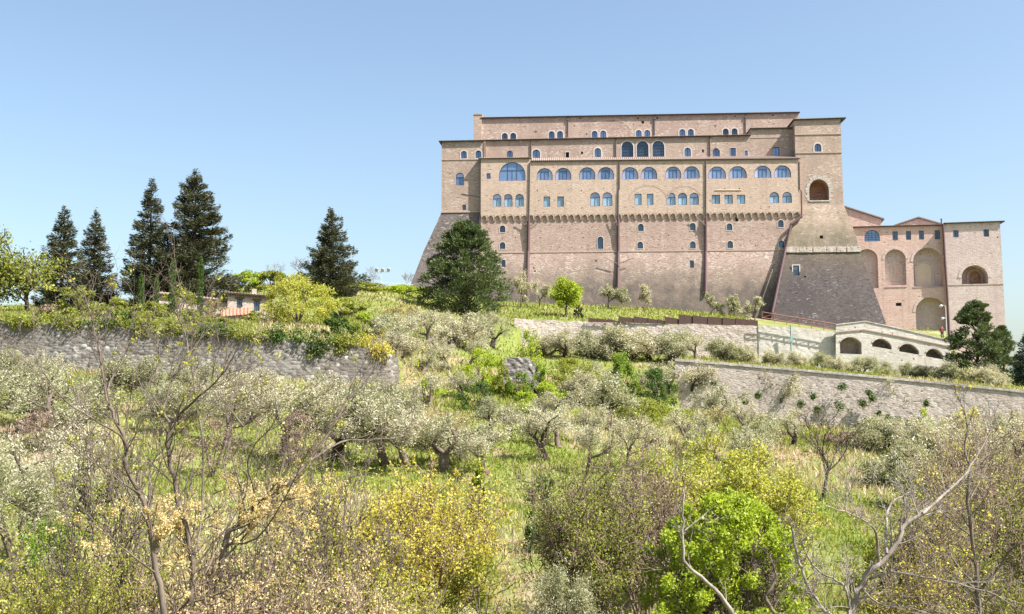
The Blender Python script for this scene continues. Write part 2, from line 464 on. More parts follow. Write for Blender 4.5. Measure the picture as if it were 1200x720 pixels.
# ------------------------------------------------------------------ terrain
# columns: photo column -> list of (depth, photo row) for twelve stations; None row = explicit height
# stations: 0 camera, 1 bank, 2 gully, 3 valley, 4 lower slope, 5 lower wall foot, 6 lower wall top, 7 upper wall foot, 8 upper wall top, 9 building foot, 10.. beyond
def C(a, st):
    return a, st
Z = 'z'
COLS = [
    C(-700, [(45, Z, -5.5), (78, 560), (115, 440), (116, 400), (128, 385), (150, 372), (178, 366)]),
    C(-60,  [(45, Z, -6.0), (78, 555), (113, 432), (114, 376), (128, 368), (150, 364), (175, 361)]),
    C(100,  [(45, Z, -6.3), (78, 556), (113, 434), (114, 378), (128, 369), (150, 362), (178, 358)]),
    C(220,  [(45, Z, -6.5), (78, 558), (114, 438), (115, 384), (130, 377), (150, 368), (185, 350)]),
    C(330,  [(45, Z, -6.8), (78, 560), (115, 444), (116, 393), (135, 381), (156, 368), (195, 330)]),
    C(445,  [(45, Z, -7.0), (78, 562), (117, 456), (118, 407), (138, 388), (165, 358), (200, 336)]),
    C(464,  [(45, Z, -7.0), (78, 562), (117, 458), (118, 412), (138, 390), (166, 360), (205, 338)]),
    C(478,  [(45, Z, -7.0), (78, 562), (117, 462), (121, 446), (138, 402), (168, 364), (212, 341)]),
    C(560,  [(45, Z, -7.2), (78, 564), (117, 474), (124, 458), (148, 412), (176, 374), (226, 350)]),
    C(604,  [(45, Z, -7.2), (78, 565), (117, 478), (126, 462), (165, 410), (177, 377), (226, 353)]),
    C(612,  [(45, Z, -7.2), (78, 565), (117, 478), (127, 462), (174, 405), (175, 373), (226, 354)]),
    C(700,  [(45, Z, -7.2), (78, 566), (120, 480), (129, 462), (174, 411), (175, 377.2), (223, 358)]),
    C(785,  [(45, Z, -7.2), (78, 570), (128, 480), (134, 462), (173, 416), (174, 379.8), (220, 363)]),
    C(797,  [(45, Z, -7.2), (78, 571), (134, 480), (135, 425), (172, 417), (173, 380.2), (219, 364)]),
    C(890,  [(45, Z, -7.2), (78, 576), (133, 492), (134, 432), (171, 425), (172, 382), (214, 373.5)]),
    C(980,  [(45, Z, -7.2), (78, 582), (132, 503), (133, 439), (169, 433), (171, 388.6), (212, 386.5)]),
    C(985, [(45, Z, -7.2), (78, 582), (132, 503), (133, 439), (169, 433.5), (171, 388.4), (212, 386.5)]),
    C(1012, [(45, Z, -7.2), (78, 584), (131, 506), (132, 442), (169, 436), (171, 388), (214, 386)]),
    C(1112, [(45, Z, -7.0), (78, 586), (129, 516), (130, 451), (165, 446), (168, 407), (222, 388)]),
    C(1124, [(45, Z, -7.0), (78, 586), (129, 517), (130, 452), (160, 447), (172, 440), (226, 420)]),
    C(1210, [(45, Z, -7.0), (78, 588), (127, 526), (128, 462), (158, 456), (176, 450), (230, 446)]),
    C(1900, [(45, Z, -7.0), (78, 600), (122, 560), (123, 500), (158, 492), (180, 488), (240, 484)]),
]
_ta, _dd, _zz = [], [], []
for a, st in COLS:
    ta = ray(a, 470)[0]
    ds, zs = [-40, 1.5, 5, 10, 20, 30], [-1.0, -1.7, -2.6, -4.4, -6.6, -7.2 if a > 150 else -6.8]
    for s_ in st:
        ds.append(s_[0])
        zs.append(s_[2] if s_[1] == Z else ray(a, s_[1])[1] * s_[0])
    if a <= 464:                                   # ground steps up inside the dry stone wall
        w_ = float(np.interp(a, [-140, -10, 60, 140, 220, 300, 380, 430, 452, 467], [114, 113.5, 113.5, 113.6, 114, 114.6, 115.6, 116.4, 117, 118]))
        b_, t_ = zs[8] / ds[8], zs[9] / ds[9]
        ds[8], ds[9] = w_ + .15, w_ + .7
        zs[8], zs[9] = b_ * ds[8], t_ * ds[9] - .12
    if a >= 797:
        w_ = float(np.interp(a, [791, 890, 1000, 1100, 1240, 1900], [135, 133.6, 131.6, 130.1, 127.4, 122]))
        b_, t_ = zs[8] / ds[8], zs[9] / ds[9]
        ds[8], ds[9] = w_ + .15, w_ + .7
        zs[8], zs[9] = b_ * ds[8], t_ * ds[9] - .12
    if 612 <= a <= 1112:
        w_ = float(np.interp(a, [603, 640, 700, 800, 890, 980, 985, 1012, 1112], [174.2, 174.4, 174, 172.6, 171.4, 170.2, 172.6, 172.4, 171.9]))
        b_, t_ = zs[10] / ds[10], zs[11] / ds[11]
        ds[10], ds[11] = w_ + .15, w_ + .7
        zs[10], zs[11] = b_ * ds[10], t_ * ds[11] - .12
    z9 = zs[-1]
    ds += [270, 340, 700, 3500]
    zs += [z9 - 1, z9 - 6, z9 - 60, -160]
    _ta.append(ta); _dd.append(ds); _zz.append(zs)
TA, TD, TZ = np.array(_ta), np.array(_dd, float), np.array(_zz, float)
K = TD.shape[1]

def vnoise(x, y, seed=0):
    """cheap smooth value noise in numpy"""
    xi, yi = np.floor(x).astype(int), np.floor(y).astype(int)
    xf, yf = x - xi, y - yi
    xf, yf = xf * xf * (3 - 2 * xf), yf * yf * (3 - 2 * yf)
    def h(i, j):
        n = (i * 374761393 + j * 668265263 + seed * 974711) & 0x7fffffff
        n = ((n ^ (n >> 13)) * 1274126177) & 0x7fffffff
        return ((n ^ (n >> 16)) & 0xffff) / 65535.0
    return (h(xi, yi) * (1 - xf) + h(xi + 1, yi) * xf) * (1 - yf) + (h(xi, yi + 1) * (1 - xf) + h(xi + 1, yi + 1) * xf) * yf

def relief(x, y):
    amp = np.clip((y - 18) / 30, 0, 1) * np.clip((112 - y) / 18, 0.05, 1)
    return amp * (0.9 * (vnoise(x * 0.11, y * 0.11, 3) - 0.5) + 0.5 * (vnoise(x * 0.35, y * 0.35, 5) - 0.5))

def height(x, y):
    x, y = np.atleast_1d(np.asarray(x, float)), np.atleast_1d(np.asarray(y, float))
    t = x / np.maximum(y, 30.0)
    t = np.clip(t, TA[0], TA[-1] - 1e-9)
    i = np.clip(np.searchsorted(TA, t, side='right') - 1, 0, len(TA) - 2)
    w = ((t - TA[i]) / (TA[i + 1] - TA[i]))[:, None]
    d = TD[i] * (1 - w) + TD[i + 1] * w
    z = TZ[i] * (1 - w) + TZ[i + 1] * w
    k = np.clip((d <= y[:, None]).sum(1) - 1, 0, K - 2)
    r = np.arange(len(y))
    d0, d1, z0, z1 = d[r, k], d[r, k + 1], z[r, k], z[r, k + 1]
    u = np.clip((y - d0) / np.maximum(d1 - d0, 1e-6), 0, 1)
    return z0 * (1 - u) + z1 * u + relief(x, y)

def gz(x, y):
    return float(height(x, y)[0])

def ground_hit(px, py, dmin=18.0, dmax=235.0):
    """where the sight line through a photo point meets the ground"""
    a, b = ray(px, py)
    d = np.arange(dmin, dmax, 0.25)
    g = height(a * d, d)
    below = np.nonzero(b * d <= g)[0]
    k = d[below[0]] if len(below) else dmax
    return Vector((a * k, k, float(height(a * k, k)[0])))

def ground_at(px, d):
    a, _ = ray(px, 470)
    return Vector((a * d, d, gz(a * d, d)))

def build_terrain():
    tas = []
    for i in range(len(TA) - 1):
        n = max(2, int((TA[i + 1] - TA[i]) / 0.012))
        tas += list(TA[i] + (TA[i + 1] - TA[i]) * np.arange(n) / n)
    tas.append(TA[-1])
    tas = np.array(tas)
    i = np.clip(np.searchsorted(TA, tas, side='right') - 1, 0, len(TA) - 2)
    w = ((tas - TA[i]) / (TA[i + 1] - TA[i]))[:, None]
    D = TD[i] * (1 - w) + TD[i + 1] * w
    sub = [4, 4, 4, 8, 10, 14, 26, 28, 2, 12, 8, 3, 14, 4, 4, 4]
    rows = []
    for k in range(K - 1):
        n = sub[k] if k < len(sub) else 4
        for s_ in range(n):
            rows.append(D[:, k] + (D[:, k + 1] - D[:, k]) * s_ / n)
    rows.append(D[:, -1])
    Y = np.array(rows)
    X = tas[None, :] * np.maximum(Y, 30.0)
    H = height(X.ravel(), Y.ravel()).reshape(X.shape)
    R, Cn = X.shape
    v = np.stack([X, Y, H], -1).reshape(-1, 3)
    idx = np.arange(R * Cn).reshape(R, Cn)
    f = np.stack([idx[:-1, :-1], idx[:-1, 1:], idx[1:, 1:], idx[1:, :-1]], -1).reshape(-1, 4)
    m, nt, out = new_mat('hillside_soil_and_grass')
    g = N(nt)
    o = g.obj()
    n1, n2, n3 = g.noise(o, 0.09, 6, 0.65), g.noise(g.mapping(o, (1, 1, 1), (40, 7, 3)), 0.16, 6, 0.7), g.noise(o, 1.6, 5, 0.7)
    grass = g.mix(n3, (0.085, 0.115, 0.025), (0.21, 0.24, 0.06))
    soil = g.mix(n3, (0.17, 0.11, 0.075), (0.34, 0.25, 0.18))
    dry = g.mix(n3, (0.18, 0.155, 0.08), (0.35, 0.30, 0.18))
    col = g.mix(g.ramp(n1, 0.52, 0.64), grass, dry)
    col = g.mix(g.ramp(n2, 0.53, 0.62), col, soil)
    p = g.node('ShaderNodeBsdfPrincipled')
    g.set(p, 'Base Color', col)
    p.inputs['Roughness'].default_value = 0.95
    p.inputs['Specular IOR Level'].default_value = 0.1
    b = g.node('ShaderNodeBump')
    b.inputs['Strength'].default_value = 0.8
    b.inputs['Distance'].default_value = 0.3
    g.set(b, 'Height', n3)
    nt.links.new(b.outputs[0], p.inputs['Normal'])
    nt.links.new(p.outputs[0], out.inputs[0])
    structure(obj('hillside', np_mesh('hillside', v, f, m, True)))
build_terrain()

# ------------------------------------------------------------------ building tools
class Frame:
    """a building's own axes: x along the front, y into the building, z up"""
    def __init__(s, px, py, depth, yaw):
        s.o = pt(px, py, depth)
        s.yaw = yaw                        # >0: right end nearer
        c, n = math.cos(yaw), math.sin(yaw)
        s.ux, s.uy = Vector((c, -n, 0)), Vector((n, c, 0))
    def cam(s):
        r = -s.o
        return r.dot(s.ux), r.dot(s.uy), r.z
    def dir(s, x, y):
        a, b = ray(x, y)
        d = Vector((a, 1, b))
        return d.dot(s.ux), d.dot(s.uy), d.z
    def at(s, x, y, yl=0.0):
        """photo point -> (u, z) on the plane local y = yl"""
        cx, cy, cz = s.cam()
        dx, dy, dz = s.dir(x, y)
        t = (yl - cy) / dy
        return cx + dx * t, cz + dz * t
    def on(s, x, y, za, ya, zb, yb):
        """photo point -> (u, z) on the battered plane through (ya at height za) and (yb at height zb)"""
        cx, cy, cz = s.cam()
        dx, dy, dz = s.dir(x, y)
        k = (yb - ya) / (zb - za)
        t = (ya + k * (cz - za) - cy) / (dy - k * dz)
        return cx + dx * t, cz + dz * t
    def empty(s, name, label, cat):
        return empty(name, s.o, label, cat, rz=-s.yaw)

def rect(u0, u1, z0, z1):
    return [(u0, z0), (u1, z0), (u1, z1), (u0, z1)]

def arch(u0, u1, z0, z1, n=12, rise=None):
    """an opening with a round (or flatter) head"""
    w = (u1 - u0) / 2
    r = min(w, z1 - z0) if rise is None else rise
    c = (u0 + u1) / 2
    zs = z1 - r
    pts = [(u0, z0), (u1, z0)] if zs - z0 > 1e-4 else []
    for k in range(n + 1):
        an = math.pi * k / n
        pts.append((c + w * math.cos(an), zs + r * math.sin(an)))
    return pts

def inset(poly, t):
    """shrink (or grow, t<0) a convex-ish polygon"""
    n = len(poly)
    out = []
    for i in range(n):
        p0, p1, p2 = Vector(poly[i - 1]), Vector(poly[i]), Vector(poly[(i + 1) % n])
        e1, e2 = (p1 - p0).normalized(), (p2 - p1).normalized()
        n1, n2 = Vector((-e1.y, e1.x)), Vector((-e2.y, e2.x))
        b = (n1 + n2)
        b = b / max(0.35, b.length_squared / 2)
        out.append((p1.x + b.x * t, p1.y + b.y * t))
    return out

def panel(mb, outline, holes=(), y=0.0, reveal=0.35, thick=0.0):
    """a wall face with openings; y is a number or a function of z"""
    yf = y if callable(y) else (lambda z: y)
    loops = [[(p[0], p[1], 0) for p in outline]] + [[(p[0], p[1], 0) for p in h] for h in holes]
    tris = tessellate_polygon([[Vector(p) for p in l] for l in loops])
    flat = [p for l in loops for p in l]
    vs = [(p[0], yf(p[1]), p[1]) for p in flat]
    fs = []
    for t in tris:
        a, b, c = (flat[i] for i in t)
        if (b[0] - a[0]) * (c[1] - a[1]) - (b[1] - a[1]) * (c[0] - a[0]) < 0:
            t = (t[0], t[2], t[1])
        fs.append(t)
    mb.add(vs, fs)
    for h in holes:
        n = len(h)
        v = [(p[0], yf(p[1]), p[1]) for p in h] + [(p[0], yf(p[1]) + reveal, p[1]) for p in h]
        mb.add(v, [(i, i + n, (i + 1) % n + n, (i + 1) % n) for i in range(n)])
    if thick:
        n = len(outline)
        v = [(p[0], yf(p[1]), p[1]) for p in outline] + [(p[0], yf(p[1]) + thick, p[1]) for p in outline]
        mb.add(v, [(i, (i + 1) % n, (i + 1) % n + n, i + n) for i in range(n)] + [tuple(range(2 * n - 1, n - 1, -1))])

def solid(mb, poly, y0, y1):
    n = len(poly)
    v = [(p[0], y0, p[1]) for p in poly] + [(p[0], y1, p[1]) for p in poly]
    mb.add(v, [tuple(range(n)), tuple(range(2 * n - 1, n - 1, -1))] + [(i, i + n, (i + 1) % n + n, (i + 1) % n) for i in range(n)])

def ring(mb, outer, inner, y0, y1):
    panel(mb, outer, [inner], y0, y1 - y0)
    n = len(outer)
    v = [(p[0], y0, p[1]) for p in outer] + [(p[0], y1, p[1]) for p in outer]
    mb.add(v, [(i, (i + 1) % n, (i + 1) % n + n, i + n) for i in range(n)])

def window(parent, poly, y, style, depth=0.3, surround=0.0, glass_m='glass'):
    """frame mesh with panes as its children; poly is the opening"""
    us, zs = [p[0] for p in poly], [p[1] for p in poly]
    u0, u1, z0, z1 = min(us), max(us), min(zs), max(zs)
    w, h = u1 - u0, z1 - z0
    fr = MB()
    t = min(0.09, w * 0.1)
    ya, yb = y + depth - 0.12, y + depth - 0.02
    ring(fr, poly, inset(poly, t), ya, yb)
    cu = (u0 + u1) / 2
    zt = None
    if style == 'lunette':
        dw = w * 0.235
        zt = z0 + h * 0.70
        zc = z0 + h - t
        hh = z0 + h * 0.95
        for x in (cu - dw, cu + dw):
            fr.box(x - t * 0.6, x + t * 0.6, ya, yb, z0 + t, min(hh, z1 - 0.35 * (h * 0.55)))
        fr.box(cu - t * 0.5, cu + t * 0.5, ya, yb, z0 + t, zt)
        fr.box(cu - dw, cu + dw, ya - 0.01, yb, zt - t * 0.5, zt + t * 0.5)
    elif style == 'big_lunette':
        for x in (u0 + w * 0.33, u0 + w * 0.67):
            fr.box(x - t * 0.6, x + t * 0.6, ya, yb, z0 + t, z1 - h * 0.06)
        zt = z0 + h * 0.56
        fr.box(cu - t * 0.5, cu + t * 0.5, ya, yb, z0 + t, zt)
        fr.box(u0 + t, u1 - t, ya - 0.01, yb, zt - t * 0.5, zt + t * 0.5)
    elif style == 'casement':
        zt = z0 + h * 0.64
        fr.box(cu - t * 0.6, cu + t * 0.6, ya, yb, z0 + t, zt)
        fr.box(u0 + t, u1 - t, ya - 0.01, yb, zt - t * 0.5, zt + t * 0.5)
    elif style == 'double':
        fr.box(cu - t * 0.6, cu + t * 0.6, ya, yb, z0 + t, z1 - t)
    elif style == 'grid':
        for k in (1, 2, 3):
            x = u0 + w * k / 4
            top = z1 - (w / 2 - math.sqrt(max(0, (w / 2) ** 2 - (x - cu) ** 2)))
            fr.box(x - 0.035, x + 0.035, ya, yb, z0 + t, top - 0.03)
        for k in range(1, 5):
            zz = z0 + h * k / 5.5
            fr.box(u0 + t * 0.5, u1 - t * 0.5, ya - 0.01, yb, zz - 0.03, zz + 0.03)
    o = fr.build('window', M['frame'], parent)
    yp = yb - 0.03
    inner = inset(poly, t * 0.5)
    if style == 'lunette':
        def cut(a, b):
            pts = [p for p in inner if a <= p[0] <= b]
            r = (u1 - u0) / 2
            def top(x):
                return z1 - min(r, h) + math.sqrt(max(0, min(r, h) ** 2 * (1 - ((x - cu) / r) ** 2))) - t * 0.5
            n = 6
            q = [(a + (b - a) * k / n) for k in range(n + 1)]
            return [(a, z0 + t * 0.5), (b, z0 + t * 0.5)] + [(x, max(top(x), z0 + t)) for x in reversed(q)]
        dw = w * 0.235
        for a, b, gm in ((u0 + t * 0.6, cu - dw, 'glass_pale'), (cu - dw, cu + dw, 'glass'), (cu + dw, u1 - t * 0.6, 'glass_pale')):
            q = MB()
            q.add([(p[0], yp, p[1]) for p in cut(a, b)], [tuple(range(9))])
            q.build('pane', M[gm], o)
    elif style == 'casement':
        low = [(u0 + t * 0.5, z0 + t * 0.5), (u1 - t * 0.5, z0 + t * 0.5), (u1 - t * 0.5, zt), (u0 + t * 0.5, zt)]
        up = [p for p in inner if p[1] > zt]
        up = [(u0 + t * 0.5, zt), (u1 - t * 0.5, zt)] + sorted(up, key=lambda p: -p[0])
        for poly_, gm in ((low, glass_m), (up, 'glass_pale')):
            q = MB()
            q.add([(p[0], yp, p[1]) for p in poly_], [tuple(range(len(poly_)))])
            q.build('pane', M[gm], o)
    else:
        q = MB()
        q.add([(p[0], yp, p[1]) for p in inner], [tuple(range(len(inner)))])
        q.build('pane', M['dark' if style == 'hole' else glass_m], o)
    if surround:
        s = MB()
        ring(s, inset(poly, -surround), inset(poly, -0.004), y - 0.05, y + 0.02)
        s.build('surround', M['surround'], o)
    return o

def roof(parent, u0, u1, ye, yb, ze0, ze1, slope, thick=0.22, mat='tile', name='roof', tiles=True, back=None):
    """a sloping tiled roof: eave line from (u0,ze0) to (u1,ze1) at local y=ye, rising back to yb"""
    rise = (yb - ye) * slope
    b = MB()
    b.hexa([(u0, ye, ze0 - thick), (u1, ye, ze1 - thick), (u1, yb, ze1 + rise - thick), (u0, yb, ze0 + rise - thick),
            (u0, ye, ze0 - 0.06), (u1, ye, ze1 - 0.06), (u1, yb, ze1 + rise - 0.06), (u0, yb, ze0 + rise - 0.06)])
    r = b.build(name, M['eave'], parent)
    if tiles:
        t = MB()
        n = max(2, int((u1 - u0) / 0.42))
        for i in range(n):
            u = u0 + (i + 0.5) * (u1 - u0) / n
            z = ze0 + (ze1 - ze0) * (u - u0) / (u1 - u0)
            w = 0.16
            y0, y1 = ye - 0.05, yb
            z0, z1 = z - 0.06, z + rise - 0.06
            prof = [(-w, 0.0), (-w * 0.6, 0.10), (0, 0.15), (w * 0.6, 0.10), (w, 0.0)]
            vs = [(u + a, y0, z0 + c) for a, c in prof] + [(u + a, y1, z1 + c) for a, c in prof]
            t.add(vs, [(k, k + 1, k + 6, k + 5) for k in range(4)] + [(4, 3, 2, 1, 0)])
        # the pan tiles between
        t.add([(u0, ye - 0.02, ze0 - 0.05), (u1, ye - 0.02, ze1 - 0.05), (u1, yb, ze1 + rise - 0.05), (u0, yb, ze0 + rise - 0.05)], [(0, 1, 2, 3)])
        stuff(t.build('roof_tile', M[mat], r))
    return r

def pipe(parent, pts, r, mat='pipe', name='downpipe', n=6):
    b = MB()
    b.tube(pts, r, n)
    return b.build(name, M[mat], parent)


# ------------------------------------------------------------------ the great convent
RAD = math.radians
FB = Frame(750, 372, 222, RAD(3.8))
LOW, T3, T2, LB, T1, TW = 0.0, -0.35, 2.4, 0.8, 12.0, 0.4

def opening(fr, yl, cx, w, yt, yb, shape, batter=None):
    f = (lambda x, y: fr.on(x, y, *batter)) if batter else (lambda x, y: fr.at(x, y, yl))
    u0, _ = f(cx - w / 2, (yt + yb) / 2)
    u1, _ = f(cx + w / 2, (yt + yb) / 2)
    z1 = f(cx, yt)[1]
    z0 = f(cx, yb)[1]
    return arch(u0, u1, z0, z1) if shape == 'a' else rect(u0, u1, z0, z1)

def wall_with(fr, parent, mat, outline, wins, yl, thick, name='wall', batter=None, reveal=0.4, extra=()):
    """wins: (cx, w, ytop, ybot, shape, style, surround, glass)"""
    yf = yl
    if batter:
        za, ya, zb, yb = batter
        yf = lambda z: ya + (yb - ya) * (z - za) / (zb - za)
    polys = [opening(fr, yl, *w[:5], batter=batter) for w in wins]
    us, zs = [p[0] for p in outline], [p[1] for p in outline]
    extra = list(extra)
    if not batter and len(outline) == 4 and max(us) - min(us) > 12:
        rp = random.Random(int(abs(zs[0]) * 100) + len(wins))
        boxes = [(min(p[0] for p in q) - .7, max(p[0] for p in q) + .7, min(p[1] for p in q) - .5, max(p[1] for p in q) + .5) for q in polys + extra]
        zz = min(zs) + 1.0
        ztop = min(z_ for z_ in zs if z_ > (min(zs) + max(zs)) / 2) - 0.9
        while zz < ztop:
            uu = min(us) + rp.uniform(1.0, 2.5)
            while uu < max(us) - 1.2:
                a_, b_ = uu + rp.uniform(-.15, .15), zz + rp.uniform(-.15, .15)
                if rp.random() < .30 and not any(c0 < a_ < c1 and d0 < b_ < d1 for c0, c1, d0, d1 in boxes):
                    h_ = rp.uniform(.07, .12)
                    extra.append(rect(a_ - h_, a_ + h_, b_ - h_, b_ + h_))
                uu += rp.uniform(2.2, 3.6)
            zz += rp.uniform(1.7, 2.2)
    mb = MB()
    panel(mb, outline, polys + list(extra), yf, reveal + 0.05, thick)
    o = mb.build(name, M[mat], parent)
    for p, w in zip(polys, wins):
        yy = yl if not batter else yf((min(q[1] for q in p) + max(q[1] for q in p)) / 2)
        window(parent, p, yy, w[5], reveal, w[6], w[7] if len(w) > 7 else 'glass')
    return o

def convent():
    B = FB.empty('convent_building', 'long brick convent with rows of blue arched windows and a corbelled upper storey', 'convent')
    u = lambda x, y, yl: FB.at(x, y, yl)[0]
    z = lambda x, y, yl: FB.at(x, y, yl)[1]
    zstr = z(750, 294.5, LOW)
    zcor = z(750, 250.3, T3)
    uL, uR = u(563.5, 270, LOW), u(937.5, 250, LOW)
    # lower wall
    wins = []
    for cx, yt, yb in ((588.9, 264.5, 272.5), (588.9, 284, 292), (751, 262.5, 271), (750.2, 283.5, 291.5), (811.9, 261.5, 270), (811.9, 283, 291.5),
                       (854.8, 262, 270), (855.6, 282.5, 291), (915, 258, 266.5), (915.9, 282, 290.5)):
        wins.append((cx, 6.6, yt, yb, 'a', 'plain', 0.13, 'glass_dark'))
    wins.append((703.6, 6.8, 277.5, 292, 'a', 'plain', 0.12, 'glass_dark'))
    wins.append((863.5, 3.6, 254.5, 259.5, 'r', 'hole', 0))
    wall_with(FB, B, 'brick_low', [(uL, zstr), (uR, zstr), (uR, zcor), (uL, zcor)], wins, LOW, 15)
    # battered foot of the wall
    zb = zstr - 15.5
    bat = (zb, -2.2, zstr, LOW)
    wins = [(590, 5, 304.5, 313, 'a', 'plain', 0.15, 'glass_dark'), (810.8, 4.6, 305.5, 314, 'r', 'plain', 0.0, 'glass_dark'),
            (698.5, 1.8, 305, 306.8, 'r', 'hole', 0), (625.6, 1.8, 313.5, 315.2, 'r', 'hole', 0), (627, 1.8, 317, 319, 'r', 'hole', 0)]
    wall_with(FB, B, 'brick_batter', [(uL, zb), (uR, zb), (uR, zstr), (uL, zstr)], wins, LOW, 15, batter=bat)
    sc = MB()
    sc.box(uL, uR, -0.12, 0.1, zstr - 0.16, zstr + 0.12)
    sc.build('string_course', M['trim'], B)
    # corbel arches under the projecting storey
    n = 47
    s = (uR - uL) / n
    a, h, top = s * 0.16, 1.35, 0.12
    prof = [(0, -h), (a, -h)]
    r = s / 2 - a
    prof = [(s, 0), (0, 0), (0, -h * 0.95), (a, -h * 0.95)]
    for k in range(9):
        an = math.pi - math.pi * k / 8
        prof.append((s / 2 + r * math.cos(an), -top - r + r * math.sin(an)))
    prof += [(s - a, -h * 0.95), (s, -h * 0.95)]
    cm = MB()
    tri = tessellate_polygon([[Vector((p[0], p[1], 0)) for p in prof]])
    ya = T3 + 0.012
    m_ = len(prof)
    yy = [ya if p[1] > -h * 0.9 else ya + 0.16 for p in prof]
    cm.add([(p[0], q, p[1]) for p, q in zip(prof, yy)] + [(p[0], 0.05, p[1]) for p in prof],
           [tuple(t) for t in tri] + [(i, (i + 1) % m_, (i + 1) % m_ + m_, i + m_) for i in range(m_)])
    me = cm.mesh('corbel_arch', M['brick_cream'])
    rnd = random.Random(3)
    for i in range(n):
        o = obj('corbel_arch', me, B)
        o.location = (uL + s * i, 0, zcor + rnd.uniform(-0.03, 0.03))
    # projecting storey: the bay with the great window, then the long part
    uM = u(621.5, 220, T3)
    uE = u(936.5, 220, T3)
    zl1, zl2 = z(566, 186.4, T3), z(621, 185.6, T3)
    W3 = [(600.2, 31.2, 190.2, 212, 'a', 'big_lunette', 0.0), (572.5, 4.8, 203.3, 209.8, 'r', 'plain', 0)]
    W3 += [(c, 10, 227.5, 242.3, 'a', 'casement', 0, 'glass_light') for c in (582.4, 595.6, 608.8)]
    wall_with(FB, B, 'brick_cream', [(uL, zcor), (uM, zcor), (uM, zl2), (uL, zl1)], W3, T3, 14, reveal=0.35)
    W3 = []
    for c, w, yt, yb in ((638.2, 18.8, 197.2, 211.2), (659.9, 18.8, 196.8, 211), (688, 19, 196.2, 210.6), (709.9, 19, 195.9, 210.5), (738.3, 19.2, 196, 210.3),
                         (760.4, 19.2, 195.8, 210.1), (788.8, 18.6, 195.4, 209.6), (810.5, 18.6, 195, 209.5), (840.3, 20.6, 195.2, 209.6), (864.5, 21, 194.8, 209.2),
                         (893.8, 19.8, 194.3, 208.5), (917, 19.8, 194, 208.2)):
        W3.append((c, w, yt, yb, 'a', 'lunette', 0))
    for c, w, yt, yb in ((640.9, 7.6, 230.5, 242.5), (657, 7.6, 230.4, 242.4), (747.8, 8, 227.2, 240.5), (761.9, 7.6, 227.2, 240.5)):
        W3.append((c, w, yt, yb, 'r', 'plain', 0, 'glass_light'))
    for c, w, yt, yb in ((697.4, 11.4, 225.5, 241.8), (711.8, 11.4, 225.5, 241.8), (786.3, 10.6, 226, 240.4), (799.8, 10.6, 226, 240.4), (813.6, 10.6, 226, 240.2),
                         (907.4, 11, 225.2, 238.2), (922.4, 11, 225, 238)):
        W3.append((c, w, yt, yb, 'a', 'casement', 0, 'glass_light'))
    for c in (839, 853.9, 868.5):
        W3.append((c, 9.6, 228.4, 239, 'r', 'double', 0, 'glass_light'))
    za, zb_ = z(621.5, 189.4, T3), z(936.5, 186.6, T3)
    wall_with(FB, B, 'brick_cream', [(uM, zcor), (uE, zcor), (uE, zb_), (uM, za)], W3, T3, 14, reveal=0.35)
    roof(B, uL - 0.5, uM + 0.15, T3 - 0.28, T2, zl1 + 0.15, zl2 + 0.15, 0.22)
    roof(B, uM + 0.16, uE + 0.35, T3 - 0.28, T2, za + 0.15, zb_ + 0.15, 0.40)
    # set-back storey with the left block
    u0, u1 = u(517.5, 210, LB), u(567.5, 210, LB)
    z0, z1, z2 = z(540, 249, LB), z(517, 166.5, LB), z(567, 165.3, LB)
    wl = [(543.6, 7, 177, 186, 'a', 'double', 0.22), (560.6, 7, 176.5, 185.6, 'a', 'double', 0.22), (538.8, 9.6, 202.5, 217.3, 'a', 'casement', 0),
          (543.9, 4.2, 240, 246.4, 'r', 'plain', 0, 'glass_dark')]
    wall_with(FB, B, 'brick_top', [(u0, z0), (u1, z0), (u1, z2), (u0, z1)], wl, LB, 13)
    b = MB()
    zz = z(540, 187.2, LB)
    b.box(u0 - 0.06, u(563, 187, LB), LB - 0.1, LB + 0.1, zz - 0.09, zz + 0.09)
    b.build('string_course', M['trim'], B)
    b = MB()
    zz = z(540, 248.6, LB)
    b.box(u0 - 0.1, u(562.5, 248, LB), LB - 0.16, LB + 0.1, zz - 0.14, zz + 0.14)
    b.build('string_course', M['trim'], B)
    # battered foot of the left block
    rows = [(249, LB, 517.2, 566), (262, LB - 0.2, 511.5, 566), (295, 0.25, 496.0, 566), (360, -1.2, 471, 566)]
    lv = [(z(540, r_[0], r_[1]), r_[1], u(r_[2], r_[0], r_[1]), u(r_[3], r_[0], r_[1])) for r_ in rows]
    for (zt, yt, a0, a1), (zq, yq, b0, b1) in zip(lv, lv[1:]):
        mb = MB()
        panel(mb, [(b0, zq), (b1, zq), (a1, zt), (a0, zt)], [], (lambda zv, zq=zq, zt=zt, yq=yq, yt=yt: yq + (yt - yq) * (zv - zq) / (zt - zq)), 0.3, 13)
        mb.build('battered_wall', M['talus_left'], B)
    # upper long storey
    wt = []
    for c, w, yt, yb, sh, st, su in ((597.5, 7, 176.8, 184.6, 'a', 'double', 0), (628.4, 8.8, 175.5, 185.8, 'a', 'double', 0.28), (664.9, 4.2, 178.5, 185, 'r', 'hole', 0.15),
                                     (682, 2.3, 177.8, 181, 'r', 'hole', 0), (700.5, 7.4, 173.8, 184.5, 'a', 'double', 0.30), (735.2, 13.8, 166, 184.6, 'a', 'grid', 0.22),
                                     (753, 13.8, 165.6, 184.3, 'a', 'grid', 0.22), (771.5, 14, 165.3, 184.1, 'a', 'grid', 0.22), (805.8, 7.4, 173.3, 183.8, 'a', 'double', 0.26),
                                     (823.8, 2.3, 175.4, 178.8, 'r', 'hole', 0), (839.3, 8.2, 174, 184, 'a', 'double', 0), (859, 6.6, 173.5, 183.4, 'r', 'double', 0.1),
                                     (874.5, 3.5, 176.6, 182.8, 'r', 'plain', 0.1), (909.6, 7.2, 172.6, 182.8, 'r', 'double', 0)):
